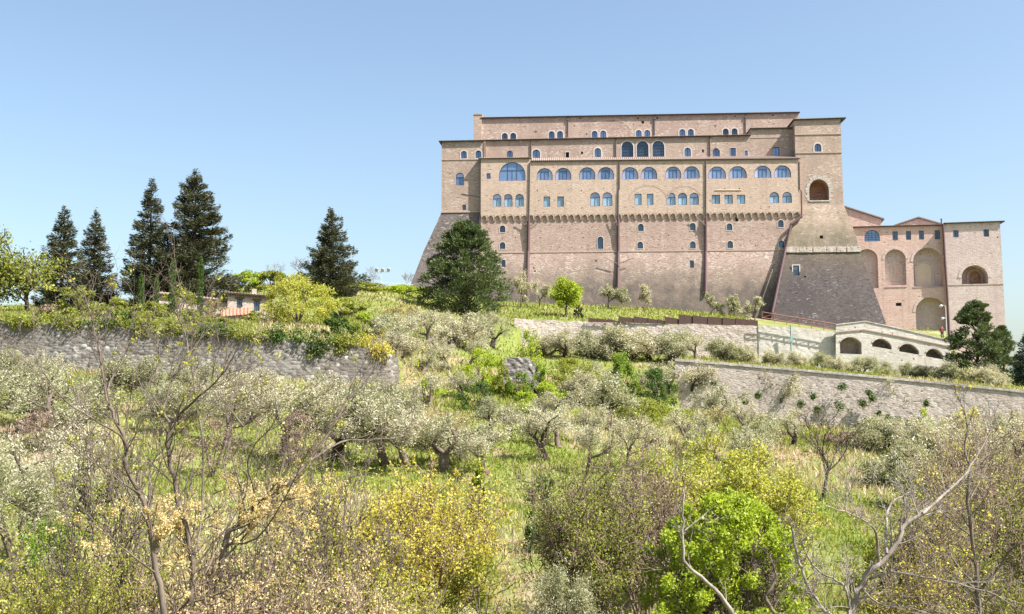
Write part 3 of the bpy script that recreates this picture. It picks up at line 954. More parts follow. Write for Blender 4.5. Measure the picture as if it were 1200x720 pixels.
        wt.append((c, w, yt, yb, sh, st, su, 'glass_dark' if st == 'grid' else 'glass'))
    v0, v1, v2 = u(567.6, 175, T2), u(880, 175, T2), u(932, 175, T2)
    zt0, zt1 = z(567.6, 165.2, T2), z(880, 158.4, T2)
    zr = z(880, 150.8, T2), z(932, 149.6, T2)
    zbm = z(750, 192, T2)
    wall_with(FB, B, 'brick_top', [(v0, zbm), (v2, zbm), (v2, zr[1]), (v1, zr[0]), (v1, zt1), (v0, zt0)], wt, T2, 10)
    ye = LB - 0.45
    e0, e1 = FB.at(514.2, 165.0, ye), FB.at(567.5, 164.0, ye)
    roof(B, e0[0], e1[0], ye, T1 + 1, e0[1], e1[1], 0.045)
    ye = T2 - 0.4
    e0, e1 = FB.at(567.0, 163.9, ye), FB.at(880, 157.7, ye)
    roof(B, e0[0], e1[0], ye, T1 + 1, e0[1], e1[1], 0.045)
    e0, e1 = FB.at(879, 150.0, T2 - 0.4), FB.at(929, 149.2, T2 - 0.4)
    roof(B, e0[0], e1[0], T2 - 0.4, T1, e0[1], e1[1], 0.06)
    b = MB()
    zz = z(905, 161.3, T2)
    b.box(v1, v2, T2 - 0.07, T2 + 0.1, zz - 0.07, zz + 0.07)
    b.build('string_course', M['trim'], B)
    # top storey
    ww = []
    for c, yt, sm in ((591.5, 156.2, .26), (601.4, 155.9, .26), (646.4, 154, .26), (656.3, 153.7, .26), (696.8, 153.6, .26), (706.9, 153.3, .26), (748.4, 152.7, .26), (758.6, 152.5, .26),
                      (799.6, 151.6, .26), (809.5, 151.4, .26), (850.5, 150.9, .26), (860.8, 150.6, .26)):
        ww.append((c, 6.9, yt, yt + 10.5, 'a', 'double', sm, 'glass_dark' if c < 610 or c > 845 else 'glass'))
    for c, yc, w in ((753.3, 143.5, 3), (747.7, 138.9, 1.8), (770.2, 138.6, 1.8), (680, 138.7, 1.6), (687.5, 157.5, 1.6), (628, 154.5, 1.8), (861.3, 136.6, 1.6), (906, 135.2, 1.8), (838, 147.5, 1.6)):
        ww.append((c, w, yc - w / 2, yc + w / 2, 'r', 'hole', 0))
    w0, w1 = u(556, 150, T1), u(936.3, 150, T1)
    zt0, zt1 = z(556, 138, T1), z(936, 131.8, T1)
    wall_with(FB, B, 'brick_top', [(w0, z(750, 170, T1)), (w1, z(750, 170, T1)), (w1, zt1), (w0, zt0)], ww, T1, 14)
    e0, e1 = FB.at(563, 137.6, T1 - 0.4), FB.at(937.5, 131.0, T1 - 0.4)
    roof(B, e0[0], e1[0], T1 - 0.4, T1 + 14.4, e0[1], e1[1], 0.05)
    b = MB()
    b.box(u(555, 150, T1 - 0.3), u(564.5, 150, T1 - 0.3), T1 - 0.3, T1 + 3, z(560, 170, T1), z(560, 135.2, T1))
    b.box(u(554.4, 150, T1 - 0.4), u(565, 150, T1 - 0.4), T1 - 0.4, T1 + 3.1, z(560, 135.2, T1) - 0.001, z(560, 133.8, T1))
    b.build('corner_pier', M['brick_top'], B)
    # relieving arches left in the brickwork
    for cx, cy, w_, h_, yl in ((716, 158, 46, 17, T1), (760, 238, 44, 20, T3), (802, 236, 40, 17, T3)):
        u_0, u_1, z_0, z_1 = u(cx - w_ / 2, cy, yl), u(cx + w_ / 2, cy, yl), z(cx, cy, yl), z(cx, cy - h_, yl)
        b = MB()
        cu, ra, rb = (u_0 + u_1) / 2, (u_1 - u_0) / 2, z_1 - z_0
        for k in range(26):
            a0, a1 = math.pi * (k + 0.06) / 26 , math.pi * (k + 0.94) / 26
            if not 0.35 < a0 < 2.8:
                continue
            q = [(cu + (ra + t_) * math.cos(an), z_0 + (rb + t_) * math.sin(an)) for an, t_ in ((a0, 0), (a0, 0.45), (a1, 0.45), (a1, 0))]
            solid(b, q[::-1], yl - 0.03, yl + 0.02)
        b.build('relieving_arch', M['brick_cream'], B)
    # gutters and downpipes
    def line(pts, yl, r, mat):
        pipe(B, [Vector((FB.at(x, y, yl)[0], yl, FB.at(x, y, yl)[1])) for x, y in pts], r, mat)
    for x, ya_, yb_ in ((665.6, 135.5, 160), (767, 134, 158), (873.7, 132.5, 156.8)):
        line([(x, ya_), (x, yb_)], T1 - 0.12, 0.14, 'pipe_thin')
        hp = MB()
        q = FB.at(x, ya_ + 4, T1 - 0.2)
        hp.box(q[0] - 0.22, q[0] + 0.22, T1 - 0.34, T1 - 0.02, q[1] - 0.35, q[1] + 0.1)
        hp.build('hopper', M['pipe_thin'], B)
    for x, ya_, yb_ in ((622.2, 164.5, 187.5), (721.6, 162, 186.5), (831.8, 159.5, 185), (930.4, 139.5, 185)):
        line([(x, ya_), (x + 0.2, yb_)], T2 - 0.12, 0.14, 'pipe_thin')
    line([(568.6, 166), (568.6, 184)], LB - 0.12, 0.14, 'pipe_thin')
    line([(562.4, 249), (562.2, 290)], LOW - 0.12, 0.12, 'pipe_thin')
    T = T3 - 0.14
    line([(621, 190.5), (620.5, 232), (619.8, 262)], T, 0.13, 'pipe_thin')
    line([(726, 189.5), (726, 221), (724.8, 224), (724.6, 258)], T, 0.13, 'pipe_thin')
    line([(827.2, 188.5), (827.2, 258)], T, 0.14, 'pipe_thin')
    def fat(pts, y0, y1, r):
        k = len(pts) - 1
        pipe(B, [Vector((*(lambda q: (q[0], yv, q[1]))(FB.at(x, y, yv)),)) for i, (x, y) in enumerate(pts) for yv in (y0 + (y1 - y0) * i / k,)], r, 'pipe', n=8)
    fat([(619.6, 259), (619, 295)], T3 - 0.12, -0.12, 0.32)
    fat([(619, 295), (618, 346)], -0.12, -1.78, 0.34)
    fat([(724.6, 257), (724.6, 295)], T3 - 0.12, -0.12, 0.30)
    fat([(724.6, 295), (724.2, 340)], -0.12, -1.6, 0.30)
    fat([(827, 256), (827, 295)], T3 - 0.12, -0.12, 0.30)
    fat([(827, 295), (827, 345)], -0.12, -1.75, 0.31)
    line([(936.5, 190), (937, 222), (939, 224), (939.6, 252)], TW - 0.75, 0.15, 'pipe')
    fat([(940, 251), (939.5, 254), (927, 263)], TW - 0.8, TW - 1.2, 0.30)
    fat([(927, 263), (921, 290)], TW - 1.2, -1.4, 0.24)
    fat([(921, 290), (905, 367)], -1.5, -5.6, 0.26)
    # iron struts that stay the wide pipes, and wires on the wall
    for p0, p1, yl in (((619, 266), (607, 259), -0.2), ((620, 266), (634, 256), -0.2), ((724, 265), (719, 252), -0.4), ((827, 265), (814, 252), -0.4), ((723.5, 309), (707.5, 301.5), -1.0),
                       ((726, 309), (742, 302.5), -1.0)):
        line([p0, p1], yl - 0.2, 0.07, 'pipe_thin')
    line([(541, 227), (563, 231.5)], LB - 0.05, 0.05, 'pipe_thin')
    line([(838, 223), (869, 223)], T3 - 0.05, 0.07, 'plaster')
    return B
convent()

def tower():
    B = FB.empty('corner_tower', 'tall brick corner tower flaring into a dark stone talus', 'tower')
    u = lambda x, y, yl: FB.at(x, y, yl)[0]
    z = lambda x, y, yl: FB.at(x, y, yl)[1]
    zb, zt0, zt1 = z(960, 240, TW), z(931, 140, TW), z(985, 138.8, TW)
    u0, u1, u1b = u(931.2, 150, TW), u(985.2, 150, TW), u(988.3, 236, TW)
    niche = arch(u(948.2, 220, TW), u(971.2, 220, TW), z(960, 235, TW), z(960, 210.3, TW), rise=(u(971.2, 220, TW) - u(948.2, 220, TW)) * 0.56)
    W = [(958.4, 8, 168.5, 178, 'a', 'double', 0.26)]
    wall_with(FB, B, 'brick_tower', [(u0, zb), (u1b, zb), (u1, zt1), (u0, zt0)], W, TW, 16, extra=[niche])
    # inside of the niche: a brick lined vault
    nb = MB()
    n = len(niche)
    nb.add([(p[0], TW + 0.3, p[1]) for p in niche] + [(p[0] * 0.985 + 0.015 * (niche[0][0] + niche[1][0]) / 2, TW + 3.0, p[1]) for p in niche],
           [(i, i + n, (i + 1) % n + n, (i + 1) % n) for i in range(n)] + [tuple(range(n, 2 * n))])
    nb.build('niche', M['lit_orange_brick'], B)
    # stepped stones round the niche
    cu = (niche[0][0] + niche[1][0]) / 2
    wv = niche[1][0] - niche[0][0]
    zs = niche[1][1]
    zsp = z(960, 210.3, TW) - wv * 0.56
    rnd = random.Random(5)
    vs = MB()
    k = 15
    for i in range(k):
        a0, a1 = math.pi * (i + 0.05) / k, math.pi * (i + 0.95) / k
        t1 = 0.75 + rnd.uniform(-0.15, 0.25)
        q = [(cu + (wv / 2 + t) * math.cos(an), zsp + (wv * 0.56 + t) * math.sin(an)) for an, t in ((a0, 0.01), (a0, t1), (a1, t1), (a1, 0.01))]
        b = MB()
        solid(b, q[::-1], TW - 0.05 - 0.02 * (i % 2), TW + 0.03)
        b.build('arch_stone', M['ledge'], B)
    for side in (-1, 1):
        for i in range(4):
            w2 = 0.75 if i % 2 else 0.45
            za, zb2 = zs + (zsp - zs) * i / 4 + 0.02, zs + (zsp - zs) * (i + 1) / 4 - 0.02
            e = cu + side * (wv / 2 + 0.01)
            b = MB()
            b.box(min(e, e + side * w2), max(e, e + side * w2), TW - 0.05, TW + 0.03, za, zb2)
            b.build('jamb_stone', M['ledge'], B)
    b = MB()
    b.box(cu - wv / 2 - 0.2, cu + wv / 2 + 0.2, TW - 0.12, TW + 0.2, zs - 0.25, zs - 0.003)
    b.build('sill', M['ledge'], B)
    for y in (157.5, 179.2):
        b = MB()
        zz = z(958, y, TW)
        b.box(u0 - 0.05, u(986, y, TW) + 0.12, TW - 0.12, TW + 0.1, zz - 0.1, zz + 0.1)
        b.build('string_course', M['trim'], B)
    e0, e1 = FB.at(929.5, 139.6, TW - 0.4), FB.at(991.5, 137.6, TW - 0.4)
    roof(B, e0[0], e1[0], TW - 0.4, TW + 16, e0[1], e1[1], 0.03)
    # flaring foot
    rows = [(240, TW, 931, 988.8), (253, TW - 0.25, 934, 993.5), (262, TW - 0.6, 930, 997.8), (280, -0.9, 923.5, 1004), (289.5, -1.25, 921.5, 1006.3)]
    def section(r0, r1, mat, holes=(), wins=()):
        (yp, yl, a0, a1), (yq, ym, b0, b1) = r0, r1
        zt, zq = z(960, yp, yl), z(960, yq, ym)
        bat = (zq, ym, zt, yl)
        wall_with(FB, B, mat, [(u(b0, yq, ym), zq), (u(b1, yq, ym), zq), (u(a1, yp, yl), zt), (u(a0, yp, yl), zt)], list(wins), yl, 16, 'battered_wall', batter=bat)
    for r0, r1 in zip(rows, rows[1:]):
        section(r0, r1, 'brick_tower', wins=[(962.6, 4.0, 276.2, 279.8, 'r', 'hole', 0)] if r0[0] == 262 else ())
    b = MB()
    zl0, zl1 = z(960, 296, -1.4), z(960, 289.5, -1.25)
    ul, ur = u(921, 292, -1.45), u(1008.5, 292, -1.45)
    k = 22
    for i in range(k):
        st = MB()
        a0 = ul + (ur - ul) * i / k
        st.box(a0 + 0.012, ul + (ur - ul) * (i + 1) / k - 0.012, -1.62 - rnd.uniform(0, 0.1), 1.0, zl0 + 0.02, zl1 + rnd.uniform(-0.05, 0.08))
        st.build('ledge_stone', M['terrace_stone' if rnd.random() < .7 else 'ledge'], B)
    b.box(ul, ur, -1.5, 12, zl0, zl1 - 0.1)
    b.build('ledge', M['ledge'], B)
    rows = [(296, -1.4, 920, 1008.3), (340, -3.4, 910.5, 1024), (395, -6.0, 899, 1044)]
    section(rows[0], rows[1], 'talus', wins=[(933, 7.2, 311.5, 323, 'r', 'plain', 0.22, 'glass_dark'), (943.5, 2.2, 323.6, 325.4, 'r', 'hole', 0)])
    section(rows[1], rows[2], 'talus')
tower()

# ------------------------------------------------------------------ the salmon wing on the right
FW = Frame(1050, 395, 236, RAD(11))

def wing():
    B = FW.empty('convent_wing', 'salmon brick wing with tall blind arches and small dark windows right of the tower', 'convent wing')
    u = lambda x, y, yl: FW.at(x, y, yl)[0]
    z = lambda x, y, yl: FW.at(x, y, yl)[1]
    ua, ub = u(985, 300, 0), u(1108, 310, 0)
    zb = z(1050, 425, 0)
    zt0, zt1 = z(985, 266.5, 0), z(1106, 263.5, 0)
    def hole(cx, w, yt, yb, yl=0.0):
        return arch(u(cx - w / 2, yb - 5, yl), u(cx + w / 2, yb - 5, yl), z(cx, yb, yl), z(cx, yt, yl), 16)
    A1, A2, A3, A5 = hole(1017, 25, 292, 338), hole(1050, 24.6, 292.4, 334.4), hole(1088.2, 34.6, 290.4, 336), hole(1092, 36, 348.6, 396)
    W = [(1022, 18, 269.6, 283, 'a', 'grid', 0.0), (1049, 6.2, 271.4, 281.6, 'r', 'double', 0, 'glass_dark'), (1064.6, 6, 271, 281.2, 'r', 'double', 0, 'glass_dark'),
         (1079.8, 6, 270.6, 280.9, 'r', 'double', 0, 'glass_dark'), (1098.5, 6.3, 270.1, 280.6, 'r', 'double', 0, 'glass_dark'), (1053.2, 6.6, 355, 358.8, 'r', 'hole', 0)]
    wall_with(FW, B, 'brick_wing', [(ua, zb), (ub, zb), (ub, zt1), (ua, zt0)], W, 0.0, 14, extra=[A1, A2, A3, A5], reveal=0.4)
    def recess(poly, depth, mat='brick_wing'):
        b = MB()
        n = len(poly)
        b.add([(p[0], 0.445, p[1]) for p in poly] + [(p[0], depth, p[1]) for p in poly], [(i, i + n, (i + 1) % n + n, (i + 1) % n) for i in range(n)] + [tuple(range(n, 2 * n))])
        return b.build('arch_recess', M['brick_block'], B)  # paler brick than the wall, lightening the shaded recess by its colour
    def surround_ring(poly, w, yl=0.0):
        b = MB()
        q = [p for p in poly]
        cu = (min(p[0] for p in q) + max(p[0] for p in q)) / 2
        hw = (max(p[0] for p in q) - min(p[0] for p in q)) / 2
        zt = max(p[1] for p in q)
        zs = zt - hw
        o_, i_ = [], []
        for k in range(19):
            an = math.pi * k / 18
            o_.append((cu + (hw + w) * math.cos(an), zs + (hw + w) * math.sin(an)))
            i_.append((cu + (hw + 0.004) * math.cos(an), zs + (hw + 0.004) * math.sin(an)))
        for k in range(18):
            solid(b, [i_[k], o_[k], o_[k + 1], i_[k + 1]][::-1], yl - 0.06, yl + 0.02)
        b.build('arch_ring', M['brick_block'], B)
    for p, d in ((A1, 1.0), (A2, 1.2), (A3, 1.7), (A5, 2.2)):
        recess(p, d)
    for p in (A2, A3, A5):
        surround_ring(p, 0.55)
    # the walled-up doors inside two of the recesses
    def inner(cx, w, yt, yb, yl, wr, mat):
        f0, f1 = u(cx - w / 2, yb, yl), u(cx + w / 2, yb, yl)
        pz0, pz1 = z(cx, yb, yl), z(cx, yt, yl)
        b = MB()
        q = arch(f0, f1, pz0, pz1)
        solid(b, q, yl - 0.08, yl + 0.03)
        b.build('blind_door', M[mat], B)
        b = MB()
        ring(b, inset(q, -wr), inset(q, -0.004), yl - 0.16, yl + 0.03)
        b.build('arch_ring', M['brick_block'], B)
    inner(1050.8, 9, 309.5, 327, 1.2, 0.5, 'brick_wing')
    inner(1083.8, 16.5, 308.5, 336, 1.7, 0.55, 'plaster')
    b = MB()
    for (x, wd) in ((1050, 26), (1088, 37)):
        zz = z(x, 336.4, 0)
        b.box(u(x - wd / 2, 336, 0), u(x + wd / 2, 336, 0), -0.08, 0.3, zz - 0.12, zz)
    b.build('sill', M['trim'], B)
    e0, e1 = FW.at(984, 266, -0.4), FW.at(1104.5, 263.0, -0.4)
    roof(B, e0[0], e1[0], -0.4, 13, e0[1], e1[1], 0.04)
    # right block
    yl = -0.9
    va, vb0, vb1 = u(1107, 300, yl), u(1178.2, 380, yl), u(1171.8, 262, yl)
    zq = z(1140, 450, yl)
    zt0, zt1 = z(1107, 261.8, yl), z(1172, 259.6, yl)
    A4 = hole(1142.5, 31, 311, 333, yl)
    W = [(1120.2, 6.4, 270, 278.3, 'r', 'double', 0, 'glass_dark'), (1155.8, 6.4, 269, 277.5, 'r', 'double', 0, 'glass_dark'), (1169, 1.6, 277.5, 279, 'r', 'hole', 0)]
    wall_with(FW, B, 'brick_block', [(va, zq), (vb0, zq), (vb0, z(1178, 360, yl)), (vb1, zt1), (va, zt0)], W, yl, 15, extra=[A4], reveal=0.4)
    nb = MB()
    n = len(A4)
    cx4 = (A4[0][0] + A4[1][0]) / 2
    nb.add([(p[0], yl + 0.445, p[1]) for p in A4] + [(p[0], yl + 4.0, p[1]) for p in A4], [(i, i + n, (i + 1) % n + n, (i + 1) % n) for i in range(n)] + [tuple(range(n, 2 * n))])
    nb.build('arch_recess', M['brick_block'], B)
    q = arch(u(1135.5, 330, yl + 3.9), u(1149.5, 330, yl + 3.9), A4[0][1], z(1142, 318, yl + 3.9))
    nb = MB()
    solid(nb, q, yl + 3.85, yl + 3.95)
    nb.build('blind_door', M['lit_orange_brick'], B)  # orange panel stands in for sunlight showing through the arch
    nb = MB()
    ring(nb, inset(q, -0.5), inset(q, -0.004), yl + 3.75, yl + 3.97)
    nb.build('arch_ring', M['brick_wing'], B)
    surround_ring(A4, 0.7, yl)
    b = MB()
    zz = z(1140, 333.8, yl)
    b.box(va, u(1176.2, 333, yl), yl - 0.07, yl + 0.1, zz - 0.08, zz + 0.05)
    b.build('string_course', M['trim'], B)
    e0, e1 = FW.at(1106, 261.2, yl - 0.4), FW.at(1177.6, 258.8, yl - 0.4)
    roof(B, e0[0], e1[0], yl - 0.4, yl + 15.4, e0[1], e1[1], 0.03)
    # downpipe in the corner and the flue above it
    pts = [(1105.2, 262.5), (1107.5, 305), (1110.2, 345), (1112.5, 392)]
    pipe(B, [Vector((FW.at(x, y, -1.1)[0], -1.1, FW.at(x, y, -1.1)[1])) for x, y in pts], 0.24, 'pipe', n=8)
    b = MB()
    q = FW.at(1103.3, 262, 2.0)
    b.tube([(q[0], 2, q[1] - 0.6), (q[0], 2, q[1] + 0.9)], 0.16, 6)
    b.tube([(q[0], 2, q[1] + 0.9), (q[0], 2, q[1] + 1.2)], [0.3, 0.05], 6)
    b.build('flue', M['pipe'], B)
    # gables behind
    def gable(pts, yl, name, mat, roofpts):
        b = MB()
        q = [FW.at(x, y, yl) for x, y in pts]
        solid(b, q, yl, yl + 12)
        g_ = b.build(name, M[mat], B)
        for (p0, p1) in roofpts:
            a, c = FW.at(*p0, yl - 0.3), FW.at(*p1, yl - 0.3)
            t = MB()
            t.hexa([(a[0], yl - 0.3, a[1]), (c[0], yl - 0.3, c[1]), (c[0], yl + 12.2, c[1]), (a[0], yl + 12.2, a[1]),
                    (a[0], yl - 0.3, a[1] + 0.3), (c[0], yl - 0.3, c[1] + 0.3), (c[0], yl + 12.2, c[1] + 0.3), (a[0], yl + 12.2, a[1] + 0.3)])
            t.build('roof', M['tile'], g_)
    gable([(975, 275), (1033, 275), (1033, 257.5), (975, 238.5)], 9, 'gable', 'brick_wing', [((975, 238.0), (1036.5, 257.5))])
    gable([(1051, 275), (1101, 275), (1101, 263), (1076.5, 256.2), (1051, 264.5)], 10, 'gable', 'brick_wing', [((1049, 264.6), (1076.5, 255.4)), ((1076.5, 255.4), (1103, 263))])
wing()

# ------------------------------------------------------------------ walls on the hillside
def wall_run(name, label, cat, mat, top, depths, drop, thick=0.6, coping=None, seed=1, rough=0.12, top_jag=0.12, step=0.7):
    """a masonry wall along photo points 'top' at the given depths; its face is uneven and it has real thickness"""
    P = [pt(x, y, d) for (x, y), d in zip(top, depths)]
    L = [0]
    for a, b in zip(P, P[1:]):
        L.append(L[-1] + math.hypot(b.x - a.x, b.y - a.y))
    o_ = P[0].copy()
    root = empty(name, o_, label, cat)
    n = int(L[-1] / step)
    m = max(3, int(drop / step))
    rnd = np.random.default_rng(seed)
    vs, vb = [], []
    s_ = np.linspace(0, L[-1], n + 1)
    line = []
    for s in s_:
        k = min(max(i for i in range(len(L)) if L[i] <= s + 1e-6), len(P) - 2)
        t = (s - L[k]) / (L[k + 1] - L[k])
        p = P[k].lerp(P[k + 1], t)
        dv = (P[k + 1] - P[k]); dv.z = 0
        nrm = Vector((dv.y, -dv.x, 0)).normalized()
        line.append((p, nrm))
    for i, (p, nrm) in enumerate(line):
        jt = (vnoise(np.array([s_[i] * 0.5]), np.array([seed * 3.3]), seed)[0] - 0.5) * 2 * top_jag + rnd.uniform(-0.3, 0.3) * top_jag
        for j in range(m + 1):
            h = -drop * j / m
            off = (rnd.uniform(-1, 1) * 0.5 + (vnoise(np.array([s_[i] * 0.3]), np.array([h * 0.4 + 9]), seed)[0] - 0.5)) * rough + 0.05 * j / m * drop
            q = p + nrm * off - o_
            vs.append((q.x, q.y, q.z + h + (jt if j == 0 else 0)))
        q = p - nrm * thick - o_
        vb.append((q.x, q.y, q.z + jt))
        vb.append((q.x, q.y, q.z - drop))
    fs = []
    w = m + 1
    for i in range(n):
        for j in range(m):
            a = i * w + j
            fs.append((a, a + 1, a + w + 1, a + w))
    b0 = len(vs)
    for i in range(n):
        fs.append((i * w, (i + 1) * w, b0 + 2 * (i + 1), b0 + 2 * i))
        fs.append((b0 + 2 * i, b0 + 2 * i + 2, b0 + 2 * i + 3, b0 + 2 * i + 1))
    for i in (0, n):
        fs.append([i * w + j for j in range(m + 1)] + [b0 + 2 * i + 1, b0 + 2 * i])
    me = bpy.data.meshes.new('wall_body')
    me.from_pydata(vs + vb, [], fs)
    me.materials.append(M[mat])
    me.update()
    obj('wall_body', me, root)
    if coping:
        rr = random.Random(seed)
        i = 0
        cnt = 0
        while i < n:
            st = 1
            a, na = line[i]
            b_, nb_ = line[min(i + st, n)]
            c = MB()
            e = (b_ - a) * 0.02
            z0, z1 = 0.02 + rr.uniform(0, 0.04), 0.2 + rr.uniform(0, 0.06)
            p0, p1 = a + e - o_, b_ - e - o_
            f0, f1, k0, k1 = p0 + na * 0.14, p1 + nb_ * 0.14, p0 - na * thick, p1 - nb_ * thick
            up0, up1 = Vector((0, 0, z0)), Vector((0, 0, z1))
            c.hexa([f0 + up0 - Vector((0, 0, .12)), f1 + up0 - Vector((0, 0, .12)), k1 + up0, k0 + up0, f0 + up1, f1 + up1, k1 + up1, k0 + up1])
            c.build('coping_stone', M[coping], root)
            i += st
    return root

wall_run('dry_stone_wall', 'grey rubble terrace wall with a ragged grassy top below the farmhouse', 'wall', 'rubble',
         [(-140, 377), (-10, 377), (60, 379), (140, 382), (220, 388), (300, 394), (380, 401), (430, 407), (452, 411), (467, 421)],
         [114, 113.5, 113.5, 113.6, 114, 114.6, 115.6, 116.4, 117, 118], 6.2, 0.8, seed=11, rough=0.055, top_jag=0.28, step=0.4)
wall_run('lower_retaining_wall', 'long grey-pink retaining wall with tufts growing out, right below the arched terrace', 'wall', 'wall_stone',
         [(791, 422.5), (890, 430.5), (1000, 440), (1100, 449.5), (1240, 464)], [135, 133.6, 131.6, 130.1, 127.4], 8.5, 0.8, coping='ledge', seed=21, rough=0.03, top_jag=0.06, step=0.6)
wall_run('upper_retaining_wall', 'upper retaining wall of pinkish grey stone under the grass bank', 'wall', 'terrace_stone',
         [(603, 373), (640, 375.5), (675, 377), (780, 380), (889.5, 382.5)], [174.2, 174.4, 174.2, 173, 171.4], 7.5, 0.7, seed=31, rough=0.05, top_jag=0.14, step=0.6)
wall_run('pale_terrace_wall', 'pale rendered terrace wall left of the four arches', 'wall', 'pale_stone',
         [(888.5, 381.8), (930, 383.2), (981, 389)], [171.3, 170.8, 170.2], 8, 0.7, seed=41, rough=0.05, top_jag=0.04, step=0.6)
wall_run('ruined_wall', 'short ruined stub of grey stone wall among bushes on the slope', 'wall', 'rubble',
         [(589, 426), (595, 418.5), (604, 415.5), (614, 416), (622, 418.5), (628, 424), (632, 434)], [123.6, 123.7, 123.8, 123.9, 124, 124.2, 124.4], 3.2, 1.2, seed=51, rough=0.14, top_jag=0.55, step=0.4)

# arched terrace with parapet
FL = Frame(1050, 400, 168.6, RAD(3))
def loggia():
    B = FL.empty('arched_terrace', 'pale stone terrace on four low arches with a sloping parapet', 'terrace')
    u = lambda x, y, yl=0.0: FL.at(x, y, yl)[0]
    z = lambda x, y, yl=0.0: FL.at(x, y, yl)[1]
    P = lambda x, y: FL.at(x, y, 0)
    def seg_arch(x0, x1, ytl, ybl, ybr, ytr):
        """segmental arch whose sill follows the slope"""
        a, b = P(x0, ybl), P(x1, ybr)
        zl, zr = z(x0, ytl + 6), z(x1, ytr + 6)
        pts = [a, b]
        for k in range(11):
            t = k / 10
            x = b[0] + (a[0] - b[0]) * t
            zz = zr + (zl - zr) * t + math.sin(math.pi * t) ** 0.8 * (z(x0, ytl) - z(x0, ytl + 6)) * 1.15
            pts.append((x, zz))
        return pts
    A = [seg_arch(984.5, 1010, 395.5, 414.5, 415.5, 396.5), seg_arch(1022, 1045, 396.5, 406, 410, 399.5), seg_arch(1053.8, 1077.2, 402, 412, 416, 406), seg_arch(1085.2, 1105.8, 408, 417.8, 421.8, 411.5)]
    rnd = random.Random(8)
    holes = []
    for i in range(46):
        x, y = rnd.uniform(984, 1110), rnd.uniform(380, 438)
        top = 377.5 + (x - 1014) * 0.215 if x > 1014 else 377.5 + (1014 - x) * 0.13
        q = P(x, y)
        if y < top + 3.5 or any(min(p[0] for p in a) - .5 < q[0] < max(p[0] for p in a) + .5 and min(p[1] for p in a) - .5 < q[1] < max(p[1] for p in a) + .7 for a in A):
            continue
        if any(abs(q[0] - h[0][0]) < .4 and abs(q[1] - h[0][1]) < .4 for h in holes):
            continue
        s = rnd.uniform(0.06, 0.11)
        holes.append(rect(q[0] - s, q[0] + s, q[1] - s, q[1] + s))
    out = [P(979.5, 452), P(1115.5, 458), P(1115.5, 400.2), P(1085, 393), P(1050, 384.8), P(1014, 377.2), P(979.5, 381.3)]
    mb = MB()
    panel(mb, out, A + holes, 0.0, 0.45, 0)
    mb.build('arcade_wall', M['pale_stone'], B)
    b = MB()
    panel(b, out, [], 0.46, 0, 0) if False else None
    # parapet top and back, terrace deck
    def strip(pts, y0, y1, zo0, zo1, name, mat):
        s = MB()
        for p, q in zip(pts, pts[1:]):
            s.hexa([(p[0], y0, p[1] + zo0), (q[0], y0, q[1] + zo0), (q[0], y1, q[1] + zo0), (p[0], y1, p[1] + zo0),
                    (p[0], y0, p[1] + zo1), (q[0], y0, q[1] + zo1), (q[0], y1, q[1] + zo1), (p[0], y1, p[1] + zo1)])
        return s.build(name, M[mat], B)
    top = [P(979.5, 381.3), P(1014, 377.2), P(1050, 384.8), P(1085, 393), P(1115.5, 400.2)]
    strip(top, -0.1, 0.5, 0.003, 0.16, 'coping', 'ledge')
    mold = [P(979.5, 389.2), P(1012, 386.2), P(1050, 393.2), P(1085, 400.2), P(1115.5, 406.4)]
    strip(mold, -0.14, 0.1, -0.12, 0.06, 'molding', 'trim')
    deck = [(p[0], p[1] - 1.3) for p in top]
    strip(deck, 0.5, 14, -0.3, 0.0, 'deck', 'terrace_stone')
    back = MB()
    back.add([(p[0], 0.5, p[1]) for p in (P(979.5, 452), P(1115.5, 458))] + [(P(1115.5, 458)[0], 0.5, top[-1][1])] + [(p[0], 0.5, p[1]) for p in top[::-1][1:]], [tuple(range(7))])
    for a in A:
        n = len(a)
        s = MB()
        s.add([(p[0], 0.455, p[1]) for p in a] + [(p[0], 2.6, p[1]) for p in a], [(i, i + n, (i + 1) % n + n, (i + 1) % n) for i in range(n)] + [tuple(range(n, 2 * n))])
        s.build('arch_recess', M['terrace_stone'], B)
        s = MB()
        o_ = [(p[0], p[1]) for p in a[2:]]
        for k, (p, q) in enumerate(zip(o_, o_[1:])):
            st = MB()
            c = 0.32
            st.hexa([(q[0], -0.09, q[1]), (p[0], -0.09, p[1]), (p[0], 0.05, p[1]), (q[0], 0.05, q[1]), (q[0], -0.09, q[1] + c), (p[0], -0.09, p[1] + c), (p[0], 0.05, p[1] + c), (q[0], 0.05, q[1] + c)])
            st.build('arch_stone', M['ledge'], B)
    # right end return wall, going back to the wing
    e = MB()
    uR = P(1115.5, 420)[0]
    e.box(uR - 0.5, uR, 0.0 + 0.003, 14, P(1115.5, 458)[1], top[-1][1])
    e.build('end_wall', M['pale_stone'], B)
    # stair ramp on brick arches seen beside the tree
    r = MB()
    q0, q1 = FL.at(1113, 412, 1.0), FL.at(1136, 440, 1.0)
    r.hexa([(q0[0], 1, q0[1] - 0.7), (q1[0], 1, q1[1] - 0.7), (q1[0], 4, q1[1] - 0.7), (q0[0], 4, q0[1] - 0.7), (q0[0], 1, q0[1]), (q1[0], 1, q1[1]), (q1[0], 4, q1[1]), (q0[0], 4, q0[1])])
    r.build('stair_ramp', M['brick_wing'], B)
    return B
loggia()

